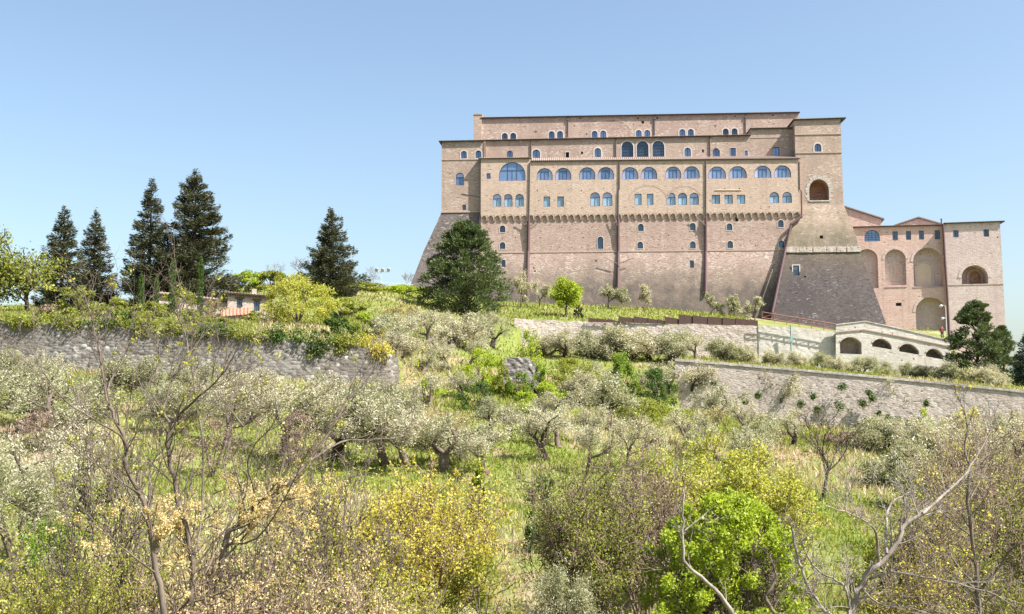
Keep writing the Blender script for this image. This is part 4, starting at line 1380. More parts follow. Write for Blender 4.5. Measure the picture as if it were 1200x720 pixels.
# ------------------------------------------------------------------ railing, board fence, lamps, person
def railing():
    p0, p1 = pt(893, 373.5, 170.3), pt(980, 388.5, 169.2)
    top0, top1 = pt(893, 365.8, 170.3), pt(980, 380, 169.2)
    B = empty('ramp_railing', p0, 'rusty iron railing with cross braces sloping down to the arched terrace', 'railing')
    a = lambda v: v - p0
    for nm, h in (('top_rail', 1.0), ('bottom_rail', 0.15)):
        m = MB()
        m.tube([a(p0.lerp(top0, h)), a(p1.lerp(top1, h))], 0.06, 5)
        m.build(nm, M['rust'], B)
    n = 6
    for i in range(n + 1):
        t = i / n
        m = MB()
        q0, q1 = p0.lerp(p1, t), top0.lerp(top1, t)
        m.tube([a(q0 - Vector((0, 0, .3))), a(q1)], 0.055, 5)
        m.build('post', M['rust'], B)
        if i < n:
            m = MB()
            m.tube([a(q0.lerp(q1, 0.15)), a(top0.lerp(top1, (i + 1) / n))], 0.035, 4)
            m.build('brace', M['rust'], B)
railing()

def board_fence():
    xs = [(690, 372.5, 701, 374), (701, 373.5, 713, 375), (713, 374, 725, 376.5), (725.5, 371.2, 742.5, 373.2), (743, 371.0, 759.5, 373.4), (760, 373.6, 771, 375), (771.5, 374.5, 779, 376),
          (779.5, 371.2, 795.5, 374), (796, 368.6, 812, 370.8), (812.5, 369.8, 829.5, 372), (830, 371.0, 847, 373), (847.5, 372.4, 862, 374), (862.5, 373.2, 871, 374.6), (871.5, 374, 879, 375.4), (879.5, 374.6, 888, 376)]
    root = None
    rr = random.Random(4)
    for i, (x0, y0, x1, y1) in enumerate(xs):
        d = 173.6 - 1.6 * (x0 - 690) / 200
        a, b = pt(x0, y0, d), pt(x1, y1, d - 0.12)
        if root is None:
            root = empty('board_fence', Vector((a.x, a.y, a.z - 1)), 'stepped fence of dark brown boards along the edge of the grass bank', 'fence')
            o_ = root.location.copy()
        yb = 376.2 + (x0 - 690) * 0.024
        za, zb = pt(x0, yb + 1.2, d).z, pt(x1, yb + 1.6, d).z
        m = MB()
        ty = rr.uniform(-0.05, 0.05)
        A, Bq = a - o_, b - o_
        m.hexa([(A.x, A.y + ty, za - o_.z), (Bq.x, Bq.y + ty, zb - o_.z), (Bq.x, Bq.y + ty + .08, zb - o_.z), (A.x, A.y + ty + .08, za - o_.z),
                (A.x, A.y + ty, A.z), (Bq.x, Bq.y + ty, Bq.z), (Bq.x, Bq.y + ty + .08, Bq.z), (A.x, A.y + ty + .08, A.z)])
        m.build('fence_panel', M['panel'], root)
        m = MB()
        m.box(A.x - 0.07, A.x + 0.07, A.y - 0.08, A.y + 0.12, za - o_.z, A.z + 0.08)
        m.build('fence_post', M['panel'], root)
board_fence()

def lamp_post():
    b = pt(1109.5, 397, 170.0)
    B = empty('lamp_post', b, 'slim pale lamp post with two round lamps beside the lower blind arch', 'lamp post')
    top = pt(1107.2, 358.5, 170.0) - b
    m = MB()
    m.tube([(0, 0, -0.4), (0, 0, top.z * 0.6), (0, 0, top.z)], [0.085, 0.07, 0.06], 6)
    m.build('post', M['metal'], B)
    for (dx, zf, s) in ((-0.75, 1.0, 0.30), (-0.55, 0.62, 0.28)):
        m = MB()
        z = top.z * zf
        m.tube([(0, 0, z - 0.1), (dx * 0.5, 0, z + 0.12), (dx, 0, z)], 0.035, 5)
        m.build('lamp_arm', M['metal'], B)
        m = MB()
        m.tube([(dx, 0, z + 0.18), (dx, 0, z + 0.05), (dx, 0, z - 0.12), (dx, 0, z - 0.22)], [s * 0.25, s, s * 0.95, s * 0.35], 10)
        m.build('lamp_head', M['metal'], B, True)
lamp_post()

def floodlights():
    d = 203
    b = ground_at(446.5, d)
    b.z = pt(446.5, 340, d).z
    B = empty('floodlight_mast', b, 'pole carrying three floodlights on the skyline ridge left of the convent', 'floodlight')
    a = lambda x, y: pt(x, y, d) - b
    m = MB()
    m.tube([a(446.5, 341), a(446.5, 318.5)], 0.07, 5)
    m.build('post', M['metal'], B)
    m = MB()
    m.tube([a(440.5, 318.8), a(456.5, 318.8)], 0.06, 5)
    m.build('cross_arm', M['metal'], B)
    for x, y in ((441.5, 316), (448.5, 316.3), (455.5, 316)):
        q = a(x, y)
        m = MB()
        m.tube([q + Vector((0, 0.25, 0.1)), q + Vector((0, 0.1, 0.05)), q + Vector((0, -0.2, -0.1)), q + Vector((0, -0.24, -0.11))], [0.15, 0.3, 0.38, 0.3], 8)
        m.build('lamp_head', M['metal'], B, True)
    # ridge railing
    r0 = pt(447, 338, d)
    R = empty('ridge_railing', r0, 'thin metal railing on the ridge beside the floodlights', 'railing')
    a = lambda x, y: pt(x, y, d) - r0
    for ya in (331.6, 335.5):
        m = MB()
        m.tube([a(447, ya), a(483, ya + 2.0)], 0.045, 4)
        m.build('rail', M['metal'], R)
    for x in (447, 455.5, 464.5, 474, 483):
        m = MB()
        m.tube([a(x, 331.4 + (x - 447) * .055), a(x, 341)], 0.045, 4)
        m.build('post', M['metal'], R)
floodlights()

def teal_pole():
    b = pt(927.5, 417, 169.8)
    t = pt(927.5, 381, 169.8)
    B = empty('utility_pole', b, 'slim green painted pole standing against the pale terrace wall', 'pole')
    m = MB()
    h = t.z - b.z
    m.tube([(0, 0, -0.5), (0, 0, h)], [0.15, 0.12], 8)
    m.build('post', M['teal'], B)
    m = MB()
    m.box(-0.22, 0.22, -0.3, -0.13, h * 0.45, h * 0.62)
    m.build('meter_box', M['teal'], B)
    m = MB()
    m.box(-0.3, 0.3, -0.06, 0.06, h - 0.25, h - 0.1)
    m.build('bracket', M['teal'], B)
teal_pole()

def person():
    feet = pt(1104.3, 398.6, 169.9)
    zt = pt(1104.3, 382.0, 169.9).z
    H = zt - feet.z
    B = empty('person', feet, 'person in dark red and black clothing standing behind the terrace parapet by the lamp post', 'person')
    k = H / 1.75
    me = bpy.data.meshes.new('body')
    J = [(0, 0, .95, .15), (0, 0, 1.18, .13), (0, 0, 1.38, .16), (0, .0, 1.50, .07), (0, -.01, 1.60, .095), (0, -.01, 1.72, .085),
         (.19, 0, 1.40, .065), (.24, .02, 1.13, .05), (.21, -.06, .90, .038), (-.19, 0, 1.40, .065), (-.24, .02, 1.13, .05), (-.20, -.08, .92, .038),
         (.10, 0, .88, .10), (.11, -.02, .48, .07), (.11, .02, .08, .05), (.11, -.14, .03, .04), (-.10, 0, .88, .10), (-.11, -.02, .48, .07), (-.12, .02, .08, .05), (-.12, -.14, .03, .04)]
    E = [(0, 1), (1, 2), (2, 3), (3, 4), (4, 5), (2, 6), (6, 7), (7, 8), (2, 9), (9, 10), (10, 11), (0, 12), (12, 13), (13, 14), (14, 15), (0, 16), (16, 17), (17, 18), (18, 19)]
    me.from_pydata([(j[0] * k, j[1] * k, j[2] * k) for j in J], E, [])
    o = obj('body', me, B)
    md = o.modifiers.new('skin', 'SKIN')
    for v, j in zip(me.skin_vertices[0].data, J):
        v.radius = (j[3] * k, j[3] * k)
    me.skin_vertices[0].data[0].use_root = True
    o.modifiers.new('sub', 'SUBSURF').levels = 1
    m, nt, out = new_mat('dark_red_and_black_clothing')
    g = N(nt)
    sz = g.node('ShaderNodeSeparateXYZ')
    g.set(sz, 0, g.obj())
    t = g.math('DIVIDE', sz.outputs[2], 1.75 * k)
    p = g.node('ShaderNodeBsdfPrincipled')
    cr = g.node('ShaderNodeValToRGB')
    cr.color_ramp.interpolation = 'CONSTANT'
    el = cr.color_ramp.elements
    while len(el) < 4:
        el.new(0.5)
    for e, (q, c) in zip(el, ((0, (.03, .03, .04)), (.55, (.16, .03, .035)), (.845, (.45, .28, .2)), (.94, (.04, .025, .02)))):
        e.position, e.color = q, (*c, 1)
    g.set(cr, 0, t)
    g.set(p, 'Base Color', cr.outputs[0])
    p.inputs['Roughness'].default_value = 0.8
    nt.links.new(p.outputs[0], out.inputs[0])
    me.materials.append(m)
    me.update()
person()

# ------------------------------------------------------------------ farmhouse on the left
FH = Frame(285, 370, 142, RAD(-14))
def farmhouse():
    B = FH.empty('farmhouse', 'small pink stone farmhouse with a tiled roof between the cypresses and the yellow bush', 'house')
    u = lambda x, y, yl=0.0: FH.at(x, y, yl)[0]
    z = lambda x, y, yl=0.0: FH.at(x, y, yl)[1]
    W = [(280.7, 6.8, 350.6, 362.2, 'r', 'double', 0, 'glass_dark'), (301, 6.8, 352.8, 364.6, 'r', 'double', 0, 'glass_dark')]
    u0, u1 = u(266.5, 355), u(322, 355)
    zb = z(290, 388)
    zt0, zt1 = z(267, 343.2), z(322, 347.8)
    wall_with(FH, B, 'house_stone', [(u0, zb), (u1, zb), (u1, zt1), (u0, zt0)], W, 0.0, 7, reveal=0.25)
    for cx, yy in ((280.7, 350.2), (301, 352.4)):
        m = MB()
        q0, q1 = FH.at(cx - 5.4, yy), FH.at(cx + 5.4, yy)
        m.box(q0[0], q1[0], -0.06, 0.1, q0[1], q0[1] + 0.2)
        m.build('lintel', M['wood'], B)
    e0, e1 = FH.at(262, 341.8, -0.5), FH.at(323, 346.8, -0.5)
    roof(B, e0[0], e1[0], -0.5, 7.4, e0[1], e1[1], 0.10, mat='tile')
    m = MB()
    n = 16
    for i in range(n):
        uu = e0[0] + (e1[0] - e0[0]) * (i + .5) / n
        zz = e0[1] + (e1[1] - e0[1]) * (i + .5) / n
        m = MB()
        m.box(uu - .06, uu + .06, -0.46, 0.05, zz - 0.38, zz - 0.22)
        m.build('rafter', M['eave'], B)
    # lower wing to the left
    v0, v1 = u(186, 350), u(267, 355)
    wz0, wz1 = z(186, 344.5), z(267, 353.5)
    wall_with(FH, B, 'house_stone', [(v0, zb), (v1, zb), (v1, wz1), (v0, wz0)], [], 0.6, 6)
    e0, e1 = FH.at(184, 343.2, 0.2), FH.at(266.3, 352.2, 0.2)
    roof(B, e0[0], e1[0], 0.2, 6.4, e0[1], e1[1], 0.12)
    # chimney
    m = MB()
    q = FH.at(298, 343, 4)
    m.box(q[0] - .3, q[0] + .3, 3.7, 4.3, q[1] - 0.6, q[1] + 0.45)
    m.build('chimney', M['house_stone'], B)
    S = empty('garden_shed', pt(276, 379.5, 136), 'low shed with a bright red tiled roof in front of the farmhouse', 'shed', rz=RAD(14))
    w, d = 1.5, 2.2
    m = MB()
    m.box(-w, w, -d / 2, d / 2, -1.0, 1.1)
    m.build('wall', M['house_stone'], S)
    r = roof(S, -w - 0.3, w + 0.3, -d / 2 - 0.3, d / 2, 0.8, 1.2, 0.42, mat='tile_red')
    return B
farmhouse()

# ------------------------------------------------------------------ plants: generators
def rand_unit(rng, n):
    v = rng.normal(size=(n, 3))
    return v / np.linalg.norm(v, axis=1, keepdims=True)

def leaf_quads(rng, c, L, W, axis=None, spread=1.0):
    """rhombic leaves at points c; axis gives a preferred direction"""
    n = len(c)
    a = rand_unit(rng, n)
    if axis is not None:
        a = axis + a * spread
        a /= np.linalg.norm(a, axis=1, keepdims=True) + 1e-9
    b = np.cross(a, rand_unit(rng, n))
    b /= np.linalg.norm(b, axis=1, keepdims=True) + 1e-9
    s = rng.uniform(0.6, 1.25, size=(n, 1))
    l, w = a * L * 0.5 * s, b * W * 0.5 * s
    bend = np.cross(a, b) * (W * 0.3) * s
    v = np.stack([c - l, c - w * 0.9 + bend, c + l, c + w + bend], 1).reshape(-1, 3)
    f = np.arange(n * 4, dtype=np.int32).reshape(n, 4)
    return v, f

def leaf_mesh(name, mat, rng, c, L, W, axis=None, spread=1.0):
    v, f = leaf_quads(rng, np.asarray(c), L, W, axis, spread)
    return np_mesh(name, v, f, M[mat])

def grow(mb, rr, p, d, length, r, lvl, cfg, tips):
    n = cfg['seg'][lvl]
    pts, rad = [p.copy()], [r]
    q, e = p.copy(), d.copy()
    for i in range(n):
        w = cfg['wob'][lvl]
        e = (e + Vector((rr.gauss(0, w), rr.gauss(0, w), rr.gauss(0, w) + cfg['up'][lvl]))).normalized()
        q = q + e * (length / n)
        pts.append(q.copy())
        rad.append(r * (1 - (1 - cfg['taper'][lvl]) * (i + 1) / n))
    mb.tube(pts, rad, cfg['sides'][lvl], cap=False)
    if lvl + 1 < len(cfg['n']) + 1 and lvl < len(cfg['n']):
        k = cfg['n'][lvl]
        k = rr.randint(*k) if isinstance(k, tuple) else k
        ph = rr.uniform(0, 6.28)
        for i in range(k):
            t = cfg['t0'][lvl] + (1 - cfg['t0'][lvl]) * ((i + 0.6 + rr.uniform(-.35, .35)) / k)
            t = min(max(t, 0.05), 1.0)
            x = t * n
            j = min(int(x), n - 1)
            o = pts[j].lerp(pts[j + 1], x - j)
            ax = (pts[j + 1] - pts[j]).normalized()
            ph += 2.4 + rr.uniform(-.5, .5)
            s = ax.orthogonal().normalized()
            s.rotate(Matrix.Rotation(ph, 3, ax))
            an = cfg['ang'][lvl] * rr.uniform(0.7, 1.3)
            dd = (ax * math.cos(an) + s * math.sin(an)).normalized()
            ri = rad[j] + (rad[j + 1] - rad[j]) * (x - j)
            grow(mb, rr, o, dd, length * cfg['lr'][lvl] * rr.uniform(0.7, 1.2), max(ri * cfg['rr'][lvl], cfg['rmin']), lvl + 1, cfg, tips)
    if lvl >= len(cfg['n']) - cfg.get('leafy', 0):
        for a, b in zip(pts, pts[1:]):
            tips.append((a.lerp(b, 0.5), (b - a).normalized()))
        tips.append((pts[-1], e))

OLIVE = dict(seg=[3, 5, 4, 3], wob=[.16, .22, .25, .3], up=[0, .06, .02, -.03], taper=[.75, .5, .45, .4], sides=[7, 5, 4, 3], n=[(3, 4), (4, 5), (4, 5)], t0=[.75, .3, .2],
             ang=[.75, .7, .75], lr=[1.5, .60, .55], rr=[.68, .55, .5], rmin=.012)
BROAD = dict(seg=[4, 5, 4, 3], wob=[.06, .14, .2, .25], up=[.05, .12, .08, .02], taper=[.6, .45, .4, .4], sides=[7, 5, 4, 3], n=[(6, 8), (5, 6), (4, 5)], t0=[.3, .25, .2],
             ang=[.75, .7, .7], lr=[.62, .55, .5], rr=[.5, .5, .5], rmin=.012)
BARE = dict(seg=[4, 5, 5, 4, 3], wob=[.07, .11, .14, .16, .2], up=[.04, .08, .08, .05, .02], taper=[.7, .45, .4, .4, .4], sides=[7, 5, 4, 3, 3], n=[(4, 5), (5, 6), (5, 6), (4, 5)],
            t0=[.55, .25, .2, .2], ang=[.55, .55, .6, .65], lr=[1.1, .55, .52, .5], rr=[.6, .5, .5, .55], rmin=.006)
SHRUB = dict(seg=[5, 4, 4, 3], wob=[.10, .15, .18, .2], up=[.05, .08, .06, .03], taper=[.45, .4, .4, .4], sides=[5, 4, 3, 3], n=[(6, 7), (5, 6), (4, 5)], t0=[.2, .2, .2],
             ang=[.5, .6, .7], lr=[.55, .5, .5], rr=[.5, .55, .6], rmin=.005)

def fit(mb, H, W=None):
    """scale of a grown skeleton to a wanted height (and width)"""
    v = np.array(mb.v)
    h = v[:, 2].max()
    w = np.percentile(np.abs(v[:, :2]).max(1), 97) * 2
    return H / h, (W / w if W else H / h)

def leafy_from_tips(rng, tips, per, rad, sx, sz):
    P = np.array([[t[0].x * sx, t[0].y * sx, t[0].z * sz] for t in tips])
    D = np.array([[t[1].x, t[1].y, t[1].z] for t in tips])
    keep = np.round(per * rng.choice([0.0, .3, 1.2, 2.4], p=[.32, .2, .28, .2], size=len(P)) * rng.uniform(.7, 1.3, len(P)) + rng.uniform(-.4, .4, len(P))).astype(int).clip(0)
    idx = np.repeat(np.arange(len(P)), keep)
    c = P[idx] + rng.normal(size=(len(idx), 3)) * rad
    return c, D[idx]

def tree_meshes(seed, cfg, H, W, bark, leaf, per, rad, L, Wd, stems=1, lean=0.0, r0=0.03, spread=1.2, trunk_len=1.0, thin=1.0, tilt=(0.15, 0.5)):
    """-> (wood mesh, foliage mesh) with base at the origin"""
    rr = random.Random(seed)
    rng = np.random.default_rng(seed)
    mb, tips = MB(), []
    for i in range(stems):
        an = 6.283 * i / max(1, stems) + rr.uniform(-.4, .4)
        tl = rr.uniform(*tilt) if stems > 1 else lean
        d = Vector((math.cos(an) * tl, math.sin(an) * tl, 1)).normalized()
        off = Vector((math.cos(an), math.sin(an), 0)) * (0.06 if stems > 1 else 0)
        grow(mb, rr, off, d, trunk_len * (rr.uniform(.75, 1.1) if stems > 1 else 1), r0, 0, cfg, tips)
    sz, sx = fit(mb, H, W)
    zmin = 0.3
    mb.v = [(x * sx, y * sx, z * sz if z > 0 else z) for x, y, z in mb.v]
    # let the foot run into the ground
    wood = mb.mesh('trunk', M[bark], True)
    fol = None
    if leaf and per:
        c, ax = leafy_from_tips(rng, tips, per, rad, sx, sz)
        if thin < 1:
            k = rng.random(len(c)) < thin
            c, ax = c[k], ax[k]
        fol = leaf_mesh('crown', leaf, rng, c, L, Wd, ax, spread)
    return wood, fol

def plant(name, base, label, cat, wood, fol, group=None, rz=0.0, sc=1.0, extra=None):
    r = empty(name, base, label, cat, group, rz)
    r.scale = (sc, sc, sc) if not hasattr(sc, '__len__') else sc
    if wood:
        obj('trunk', wood, r)
    if fol:
        obj('crown', fol, r)
    for nm, me in (extra or ()):
        obj(nm, me, r)
    return r

def spot(px, apex_y, d, wpx):
    """base on the ground at depth d under photo column px; height to the photo row; width from pixels"""
    b = ground_at(px, d)
    p = pt(px, apex_y, d)
    b.x = p.x
    b.z = gz(b.x, d) - 0.08
    return b, max(0.4, p.z - b.z), wpx * d / F

def spot_g(px, base_y, hpx, wpx):
    b = ground_hit(px, base_y)
    b.z -= 0.05
    return b, hpx * b.y / F, wpx * b.y / F

def clump_points(rng, centers, radii, per):
    idx = np.repeat(np.arange(len(centers)), per)
    u = rand_unit(rng, len(idx)) * (rng.random((len(idx), 1)) ** 0.45)
    return centers[idx] + u * radii[idx], u, idx

def bush_mesh(seed, W, H, leaf, n, L, Wd, clumps=40, depth_ratio=0.9, flat=0.25, cr=0.2, rag=0.25):
    """an uneven leafy mass: clumps spread through a dome, with gaps between them"""
    rng = np.random.default_rng(seed)
    th = rng.uniform(0, 2 * np.pi, clumps)
    h = rng.random(clumps) ** 0.8
    rmax = np.sqrt(np.clip(1 - ((h - flat) / (1 - flat)).clip(0) ** 2, 0, 1)) * (0.75 + 0.25 * np.minimum(1, h / max(flat, .05)))
    r = rmax * rng.random(clumps) ** 0.35 * (1 + rng.normal(size=clumps) * rag * 0.5)
    c = np.stack([np.cos(th) * r * W / 2 * 0.85, np.sin(th) * r * W / 2 * depth_ratio * 0.85, h * H * 0.9], 1)
    rad = np.stack([np.full(clumps, W), np.full(clumps, W), np.full(clumps, H * 1.1)], 1) * cr * rng.uniform(0.5, 1.15, (clumps, 1)) * 0.6
    p, u, _ = clump_points(rng, c, rad, max(3, n // clumps))
    p[:, 2] = np.abs(p[:, 2])
    return leaf_mesh('foliage', leaf, rng, p, L, Wd, u * 0.6 + np.array([0, 0, 0.35]), 0.8)

def stems_mesh(seed, W, H, bark, k=7, r=0.03):
    rr = random.Random(seed)
    mb = MB()
    for i in range(k):
        an = 6.283 * i / k + rr.uniform(-.3, .3)
        e = Vector((math.cos(an) * W * .32 * rr.uniform(.3, 1), math.sin(an) * W * .32 * rr.uniform(.3, 1), H * rr.uniform(.6, .92)))
        m_ = e * 0.5 + Vector((rr.gauss(0, W * .04), rr.gauss(0, W * .04), H * .05))
        mb.tube([Vector((0, 0, -.15)), m_ * .5, m_, e], [r, r * .8, r * .6, r * .25], 4, False)
    return mb.mesh('stem', M[bark], True)

def bush(name, sp, label, leaf, n, L, Wd, seed, cat='bush', group=None, bark='bark', **kw):
    b, H, W = sp
    r = empty(name, b, label, cat, group)
    obj('stem', stems_mesh(seed, W, H, bark, r=max(.015, W * .012)), r)
    obj('foliage', bush_mesh(seed, W, H, leaf, n, L, Wd, **kw), r)
    return r

def conifer_meshes(seed, H, W, leaf='conifer', levels=30, per=9, power=0.85, droop=-0.12, upturn=0.35, blunt=0.0, L=0.55, Wd=0.13, low=0.05, dens=1.0):
    rr = random.Random(seed)
    rng = np.random.default_rng(seed)
    mb = MB()
    mb.tube([(0, 0, -0.3), (rr.gauss(0, .04), rr.gauss(0, .04), H * .5), (0, 0, H * .985)], [W * .035, W * .02, .02], 6, False)
    pts, axs = [], []
    for i in range(levels):
        t = low + (1 - low) * (i + rr.random() * .6) / levels
        z = H * t
        prof = (1 - t) ** power if t > 0.18 else (1 - .18) ** power * (0.72 + .28 * t / .18)
        R = W / 2 * max(prof, blunt * (1 - t) ** .3) + 0.12
        for j in range(max(3, int(per * (0.45 + 0.7 * (1 - t))))):
            if rr.random() < .12:
                continue
            an = rr.uniform(0, 6.283)
            ln = R * rr.choice((.55, .8, .95, 1.0, 1.12)) * rr.uniform(.85, 1.12)
            d = Vector((math.cos(an), math.sin(an), 0))
            p0 = Vector((0, 0, z + rr.uniform(-.6, .6) * H / levels))
            p1 = p0 + d * ln * .55 + Vector((0, 0, ln * droop))
            p2 = p0 + d * ln + Vector((0, 0, ln * (droop + upturn * rr.uniform(.3, 1.0) * .8)))
            mb.tube([p0, p1, p2], [W * .006 + .01, W * .004 + .006, .006], 3, False)
            k = max(6, int(ln * 40 * dens))
            s = rng.random(k) ** 0.62
            a0, a1, a2 = (np.array(q) for q in (p0, p1, p2))
            c = ((1 - s) ** 2)[:, None] * a0 + (2 * s * (1 - s))[:, None] * a1 + (s ** 2)[:, None] * a2
            wdt = ln * 0.16 * (1.1 - s) + 0.10
            side = np.array([-math.sin(an), math.cos(an), 0])
            off = rng.normal(size=k) * wdt * 1.25
            c = c + off[:, None] * side + np.stack([np.zeros(k), np.zeros(k), rng.normal(size=k) * 0.24 - 0.25 * np.abs(off)], 1)
            ax = np.array(d) * 0.8 + side * (np.sign(off) * 0.6)[:, None] + np.array([0, 0, .28])
            pts.append(c)
            axs.append(ax)
    c, ax = np.concatenate(pts), np.concatenate(axs)
    return mb.mesh('trunk', M['bark_dark'], True), leaf_mesh('crown', leaf, rng, c, L, Wd, ax, 0.45)

def dome_evergreen(seed, H, W, leaf, clumps, per, L, Wd, profile, trunk_r, trunk_h, cr=(0.9, 1.7)):
    rng = np.random.default_rng(seed)
    rr = random.Random(seed)
    mb = MB()
    mb.tube([(0, 0, -.3), (rr.gauss(0, .1), rr.gauss(0, .1), trunk_h), (rr.gauss(0, .3), 0, H * .6), (0, 0, H * .9)], [trunk_r, trunk_r * .8, trunk_r * .4, .05], 8, False)
    C_, R_ = [], []
    for i in range(clumps):
        t = rng.random() ** 0.85
        an = rng.uniform(0, 2 * np.pi)
        rm = profile(t) * W / 2
        f = rng.random() ** 0.4 * rng.uniform(.8, 1.08)
        s = rng.uniform(*cr) * (0.55 + .45 * (1 - t))
        p = np.array([np.cos(an) * rm * f, np.sin(an) * rm * f, trunk_h * .55 + (H - trunk_h * .55) * t - s * 0.3])
        C_.append(p)
        R_.append([s * 1.15, s * 1.15, s * 0.72])
        if i % 3 == 0:
            q = Vector(p)
            mb.tube([Vector((0, 0, max(trunk_h * .7, q.z - rm * .5))), Vector((q.x * .5, q.y * .5, q.z - rm * .15)), q], [trunk_r * .3, trunk_r * .16, .03], 4, False)
    p, u, idx = clump_points(rng, np.array(C_), np.array(R_), per)
    # keep mostly the upper shell of every clump, so that light and dark show
    k = (u[:, 2] > -0.55) | (rng.random(len(p)) < .35)
    p, u = p[k], u[k]
    out = p.copy()
    out[:, 2] = 0
    out /= np.linalg.norm(out, axis=1, keepdims=True) + 1e-6
    return mb.mesh('trunk', M['bark_dark'], True), leaf_mesh('crown', leaf, rng, p, L, Wd, u * .5 + out * .5 + np.array([0, 0, .45]), .55)

# ------------------------------------------------------------------ conifers and other trees on the skyline
ORD = ['first', 'second', 'third', 'fourth', 'fifth', 'sixth', 'seventh', 'eighth', 'ninth', 'tenth', 'eleventh', 'twelfth', 'thirteenth', 'fourteenth', 'fifteenth', 'sixteenth', 'seventeenth',
       'eighteenth', 'nineteenth', 'twentieth']
for i, (px, ay, d, w, kw, lab) in enumerate([
    (76, 241, 150, 76, dict(levels=30, per=9), 'dark conifer next to the pale green broadleaf trees, first of the row of tall conifers'),
    (113, 246, 154, 66, dict(levels=28, per=9), 'narrow dark conifer just right of the one beside the broadleaf trees'),
    (178, 210, 152, 82, dict(levels=36, per=9, power=.8), 'slim tall dark conifer standing close to the broadest conifer'),
    (230, 201, 154, 112, dict(levels=38, per=13, power=.6, blunt=.3, dens=.95), 'broadest and tallest dark conifer with a rounded top, behind the farmhouse'),
    (390, 243, 178, 88, dict(levels=30, per=10, power=.8), 'lone dark conifer between the yellow-green bush and the convent')]):
    b, H, W = spot(px, ay, d, w)
    plant('conifer_tree', b, lab, 'tree', *conifer_meshes(100 + i, H, W, **kw), group='dark conifers on the ridge')
for i, (px, ay, d, w) in enumerate([(166, 322, 132, 7), (184, 322, 132, 6), (203, 304, 133, 8), (236, 301, 131, 7)]):
    b, H, W = spot(px, ay, d, w)
    rng = np.random.default_rng(40 + i)
    n = 1300
    t = rng.random(n)
    an = rng.uniform(0, 6.283, n)
    r = W / 2 * np.minimum(1, (1 - t) * 5) ** .6 * rng.uniform(.55, 1.0, n)
    c = np.stack([np.cos(an) * r, np.sin(an) * r, .2 + t * (H - .2)], 1)
    mb = MB()
    mb.tube([(0, 0, -.2), (0, 0, H * .8)], [.09, .03], 5, False)
    plant('cypress', b, ['short columnar cypress left of the tall slim conifer foot', 'columnar cypress left of the broadest conifer foot', 'taller columnar cypress in front of the broadest conifer, left edge',
                         'tallest columnar cypress in front of the broadest conifer by the farmhouse'][i], 'tree', mb.mesh('trunk', M['bark_dark']),
          leaf_mesh('crown', 'ivy', rng, c, .32, .1, np.array([0, 0, 1.0]) + np.stack([np.cos(an), np.sin(an), 0 * an], 1) * .3, .3), group='columnar cypresses')
b, H, W = spot(545, 260, 181, 130)
plant('cedar_tree', b, 'big dark green evergreen with a broad crown in front of the convent talus', 'tree',
      *dome_evergreen(7, H, W, 'cedar', 330, 115, .55, .18, lambda t: .98 * (1 - t) ** .46 if t > .16 else .80 + t, .55, 1.6, (0.9, 1.7)))
b, H, W = spot(1143, 352, 152, 80)
plant('cedar_tree', b, 'dark evergreen with open tufted crown and leaning trunk before the right wing', 'tree',
      *dome_evergreen(9, H, W, 'cedar', 190, 105, .42, .15, lambda t: 1.0 * (1 - t) ** .45 if t > .2 else .8, .32, 3.0, (0.6, 1.25)))
b, H, W = spot(1174, 382, 155, 52)
plant('cedar_tree', b, 'smaller olive-green evergreen just right of the tufted evergreen by the wing', 'tree',
      *dome_evergreen(11, H, W, 'cedar', 110, 100, .38, .13, lambda t: 1.0 * (1 - t) ** .55 if t > .2 else .8, .2, 1.5, (0.55, 1.0)))
b, H, W = spot(1203, 388, 150, 46)
plant('fir_tree', b, 'blue-green conifer cut off by the right edge beyond the retaining wall', 'tree', *conifer_meshes(131, H, W, 'blue_fir', 16, 9, .7, L=.45, Wd=.15))

def broad(px, ay, d, w, seed, leaf, label, per=16, rad=.3, L=.26, Wd=.17, bark='bark', cfg=BROAD, name='broadleaf_tree', thin=1.0, group=None, stems=1, cat='tree'):
    b, H, W = spot(px, ay, d, w)
    wd, fo = tree_meshes(seed, cfg, H, W, bark, leaf, per, rad, L, Wd, stems=stems, thin=thin, r0=.035 if stems == 1 else .02)
    return plant(name, b, label, cat, wd, fo, group)
broad(36, 268, 132, 96, 501, 'hedge', 'pale green broadleaf tree with gaps in its crown beside the first conifer', per=4, rad=.5, L=.38, Wd=.27, bark='bark_dark', cfg=dict(BROAD, t0=[.12, .15, .2]))
broad(-2, 284, 130, 74, 502, 'hedge', 'pale green broadleaf tree cut off by the left edge of the view', per=4, rad=.5, L=.38, Wd=.27, bark='bark_dark', cfg=dict(BROAD, t0=[.12, .15, .2]))
broad(663, 324, 184, 44, 503, 'lime', 'small round bright green tree on the grass bank under the convent', per=13, rad=.30, L=.34, Wd=.22)
for i, (px, ay, d, w, lab) in enumerate([(352, 300, 196, 34, 'bare thin tree on the ridge left of the lone conifer'), (372, 292, 192, 26, 'bare tree with fine twigs against the lone conifer'),
                                          (437, 312, 202, 20, 'small bare tree on the ridge left of the floodlights'), (475, 318, 208, 22, 'small bare tree between the ridge railing and the talus'),
                                          (322, 304, 190, 26, 'bare thin tree above the farmhouse roof'), (140, 318, 150, 26, 'bare pale sapling between the second and third tall conifers')]):
    b, H, W = spot(px, ay, d, w)
    wd, fo = tree_meshes(540 + i, BARE, H, W, 'twig', None, 0, 0, 0, 0, r0=.02)
    plant('bare_tree', b, lab, 'tree', wd, None, 'bare trees on the ridge')

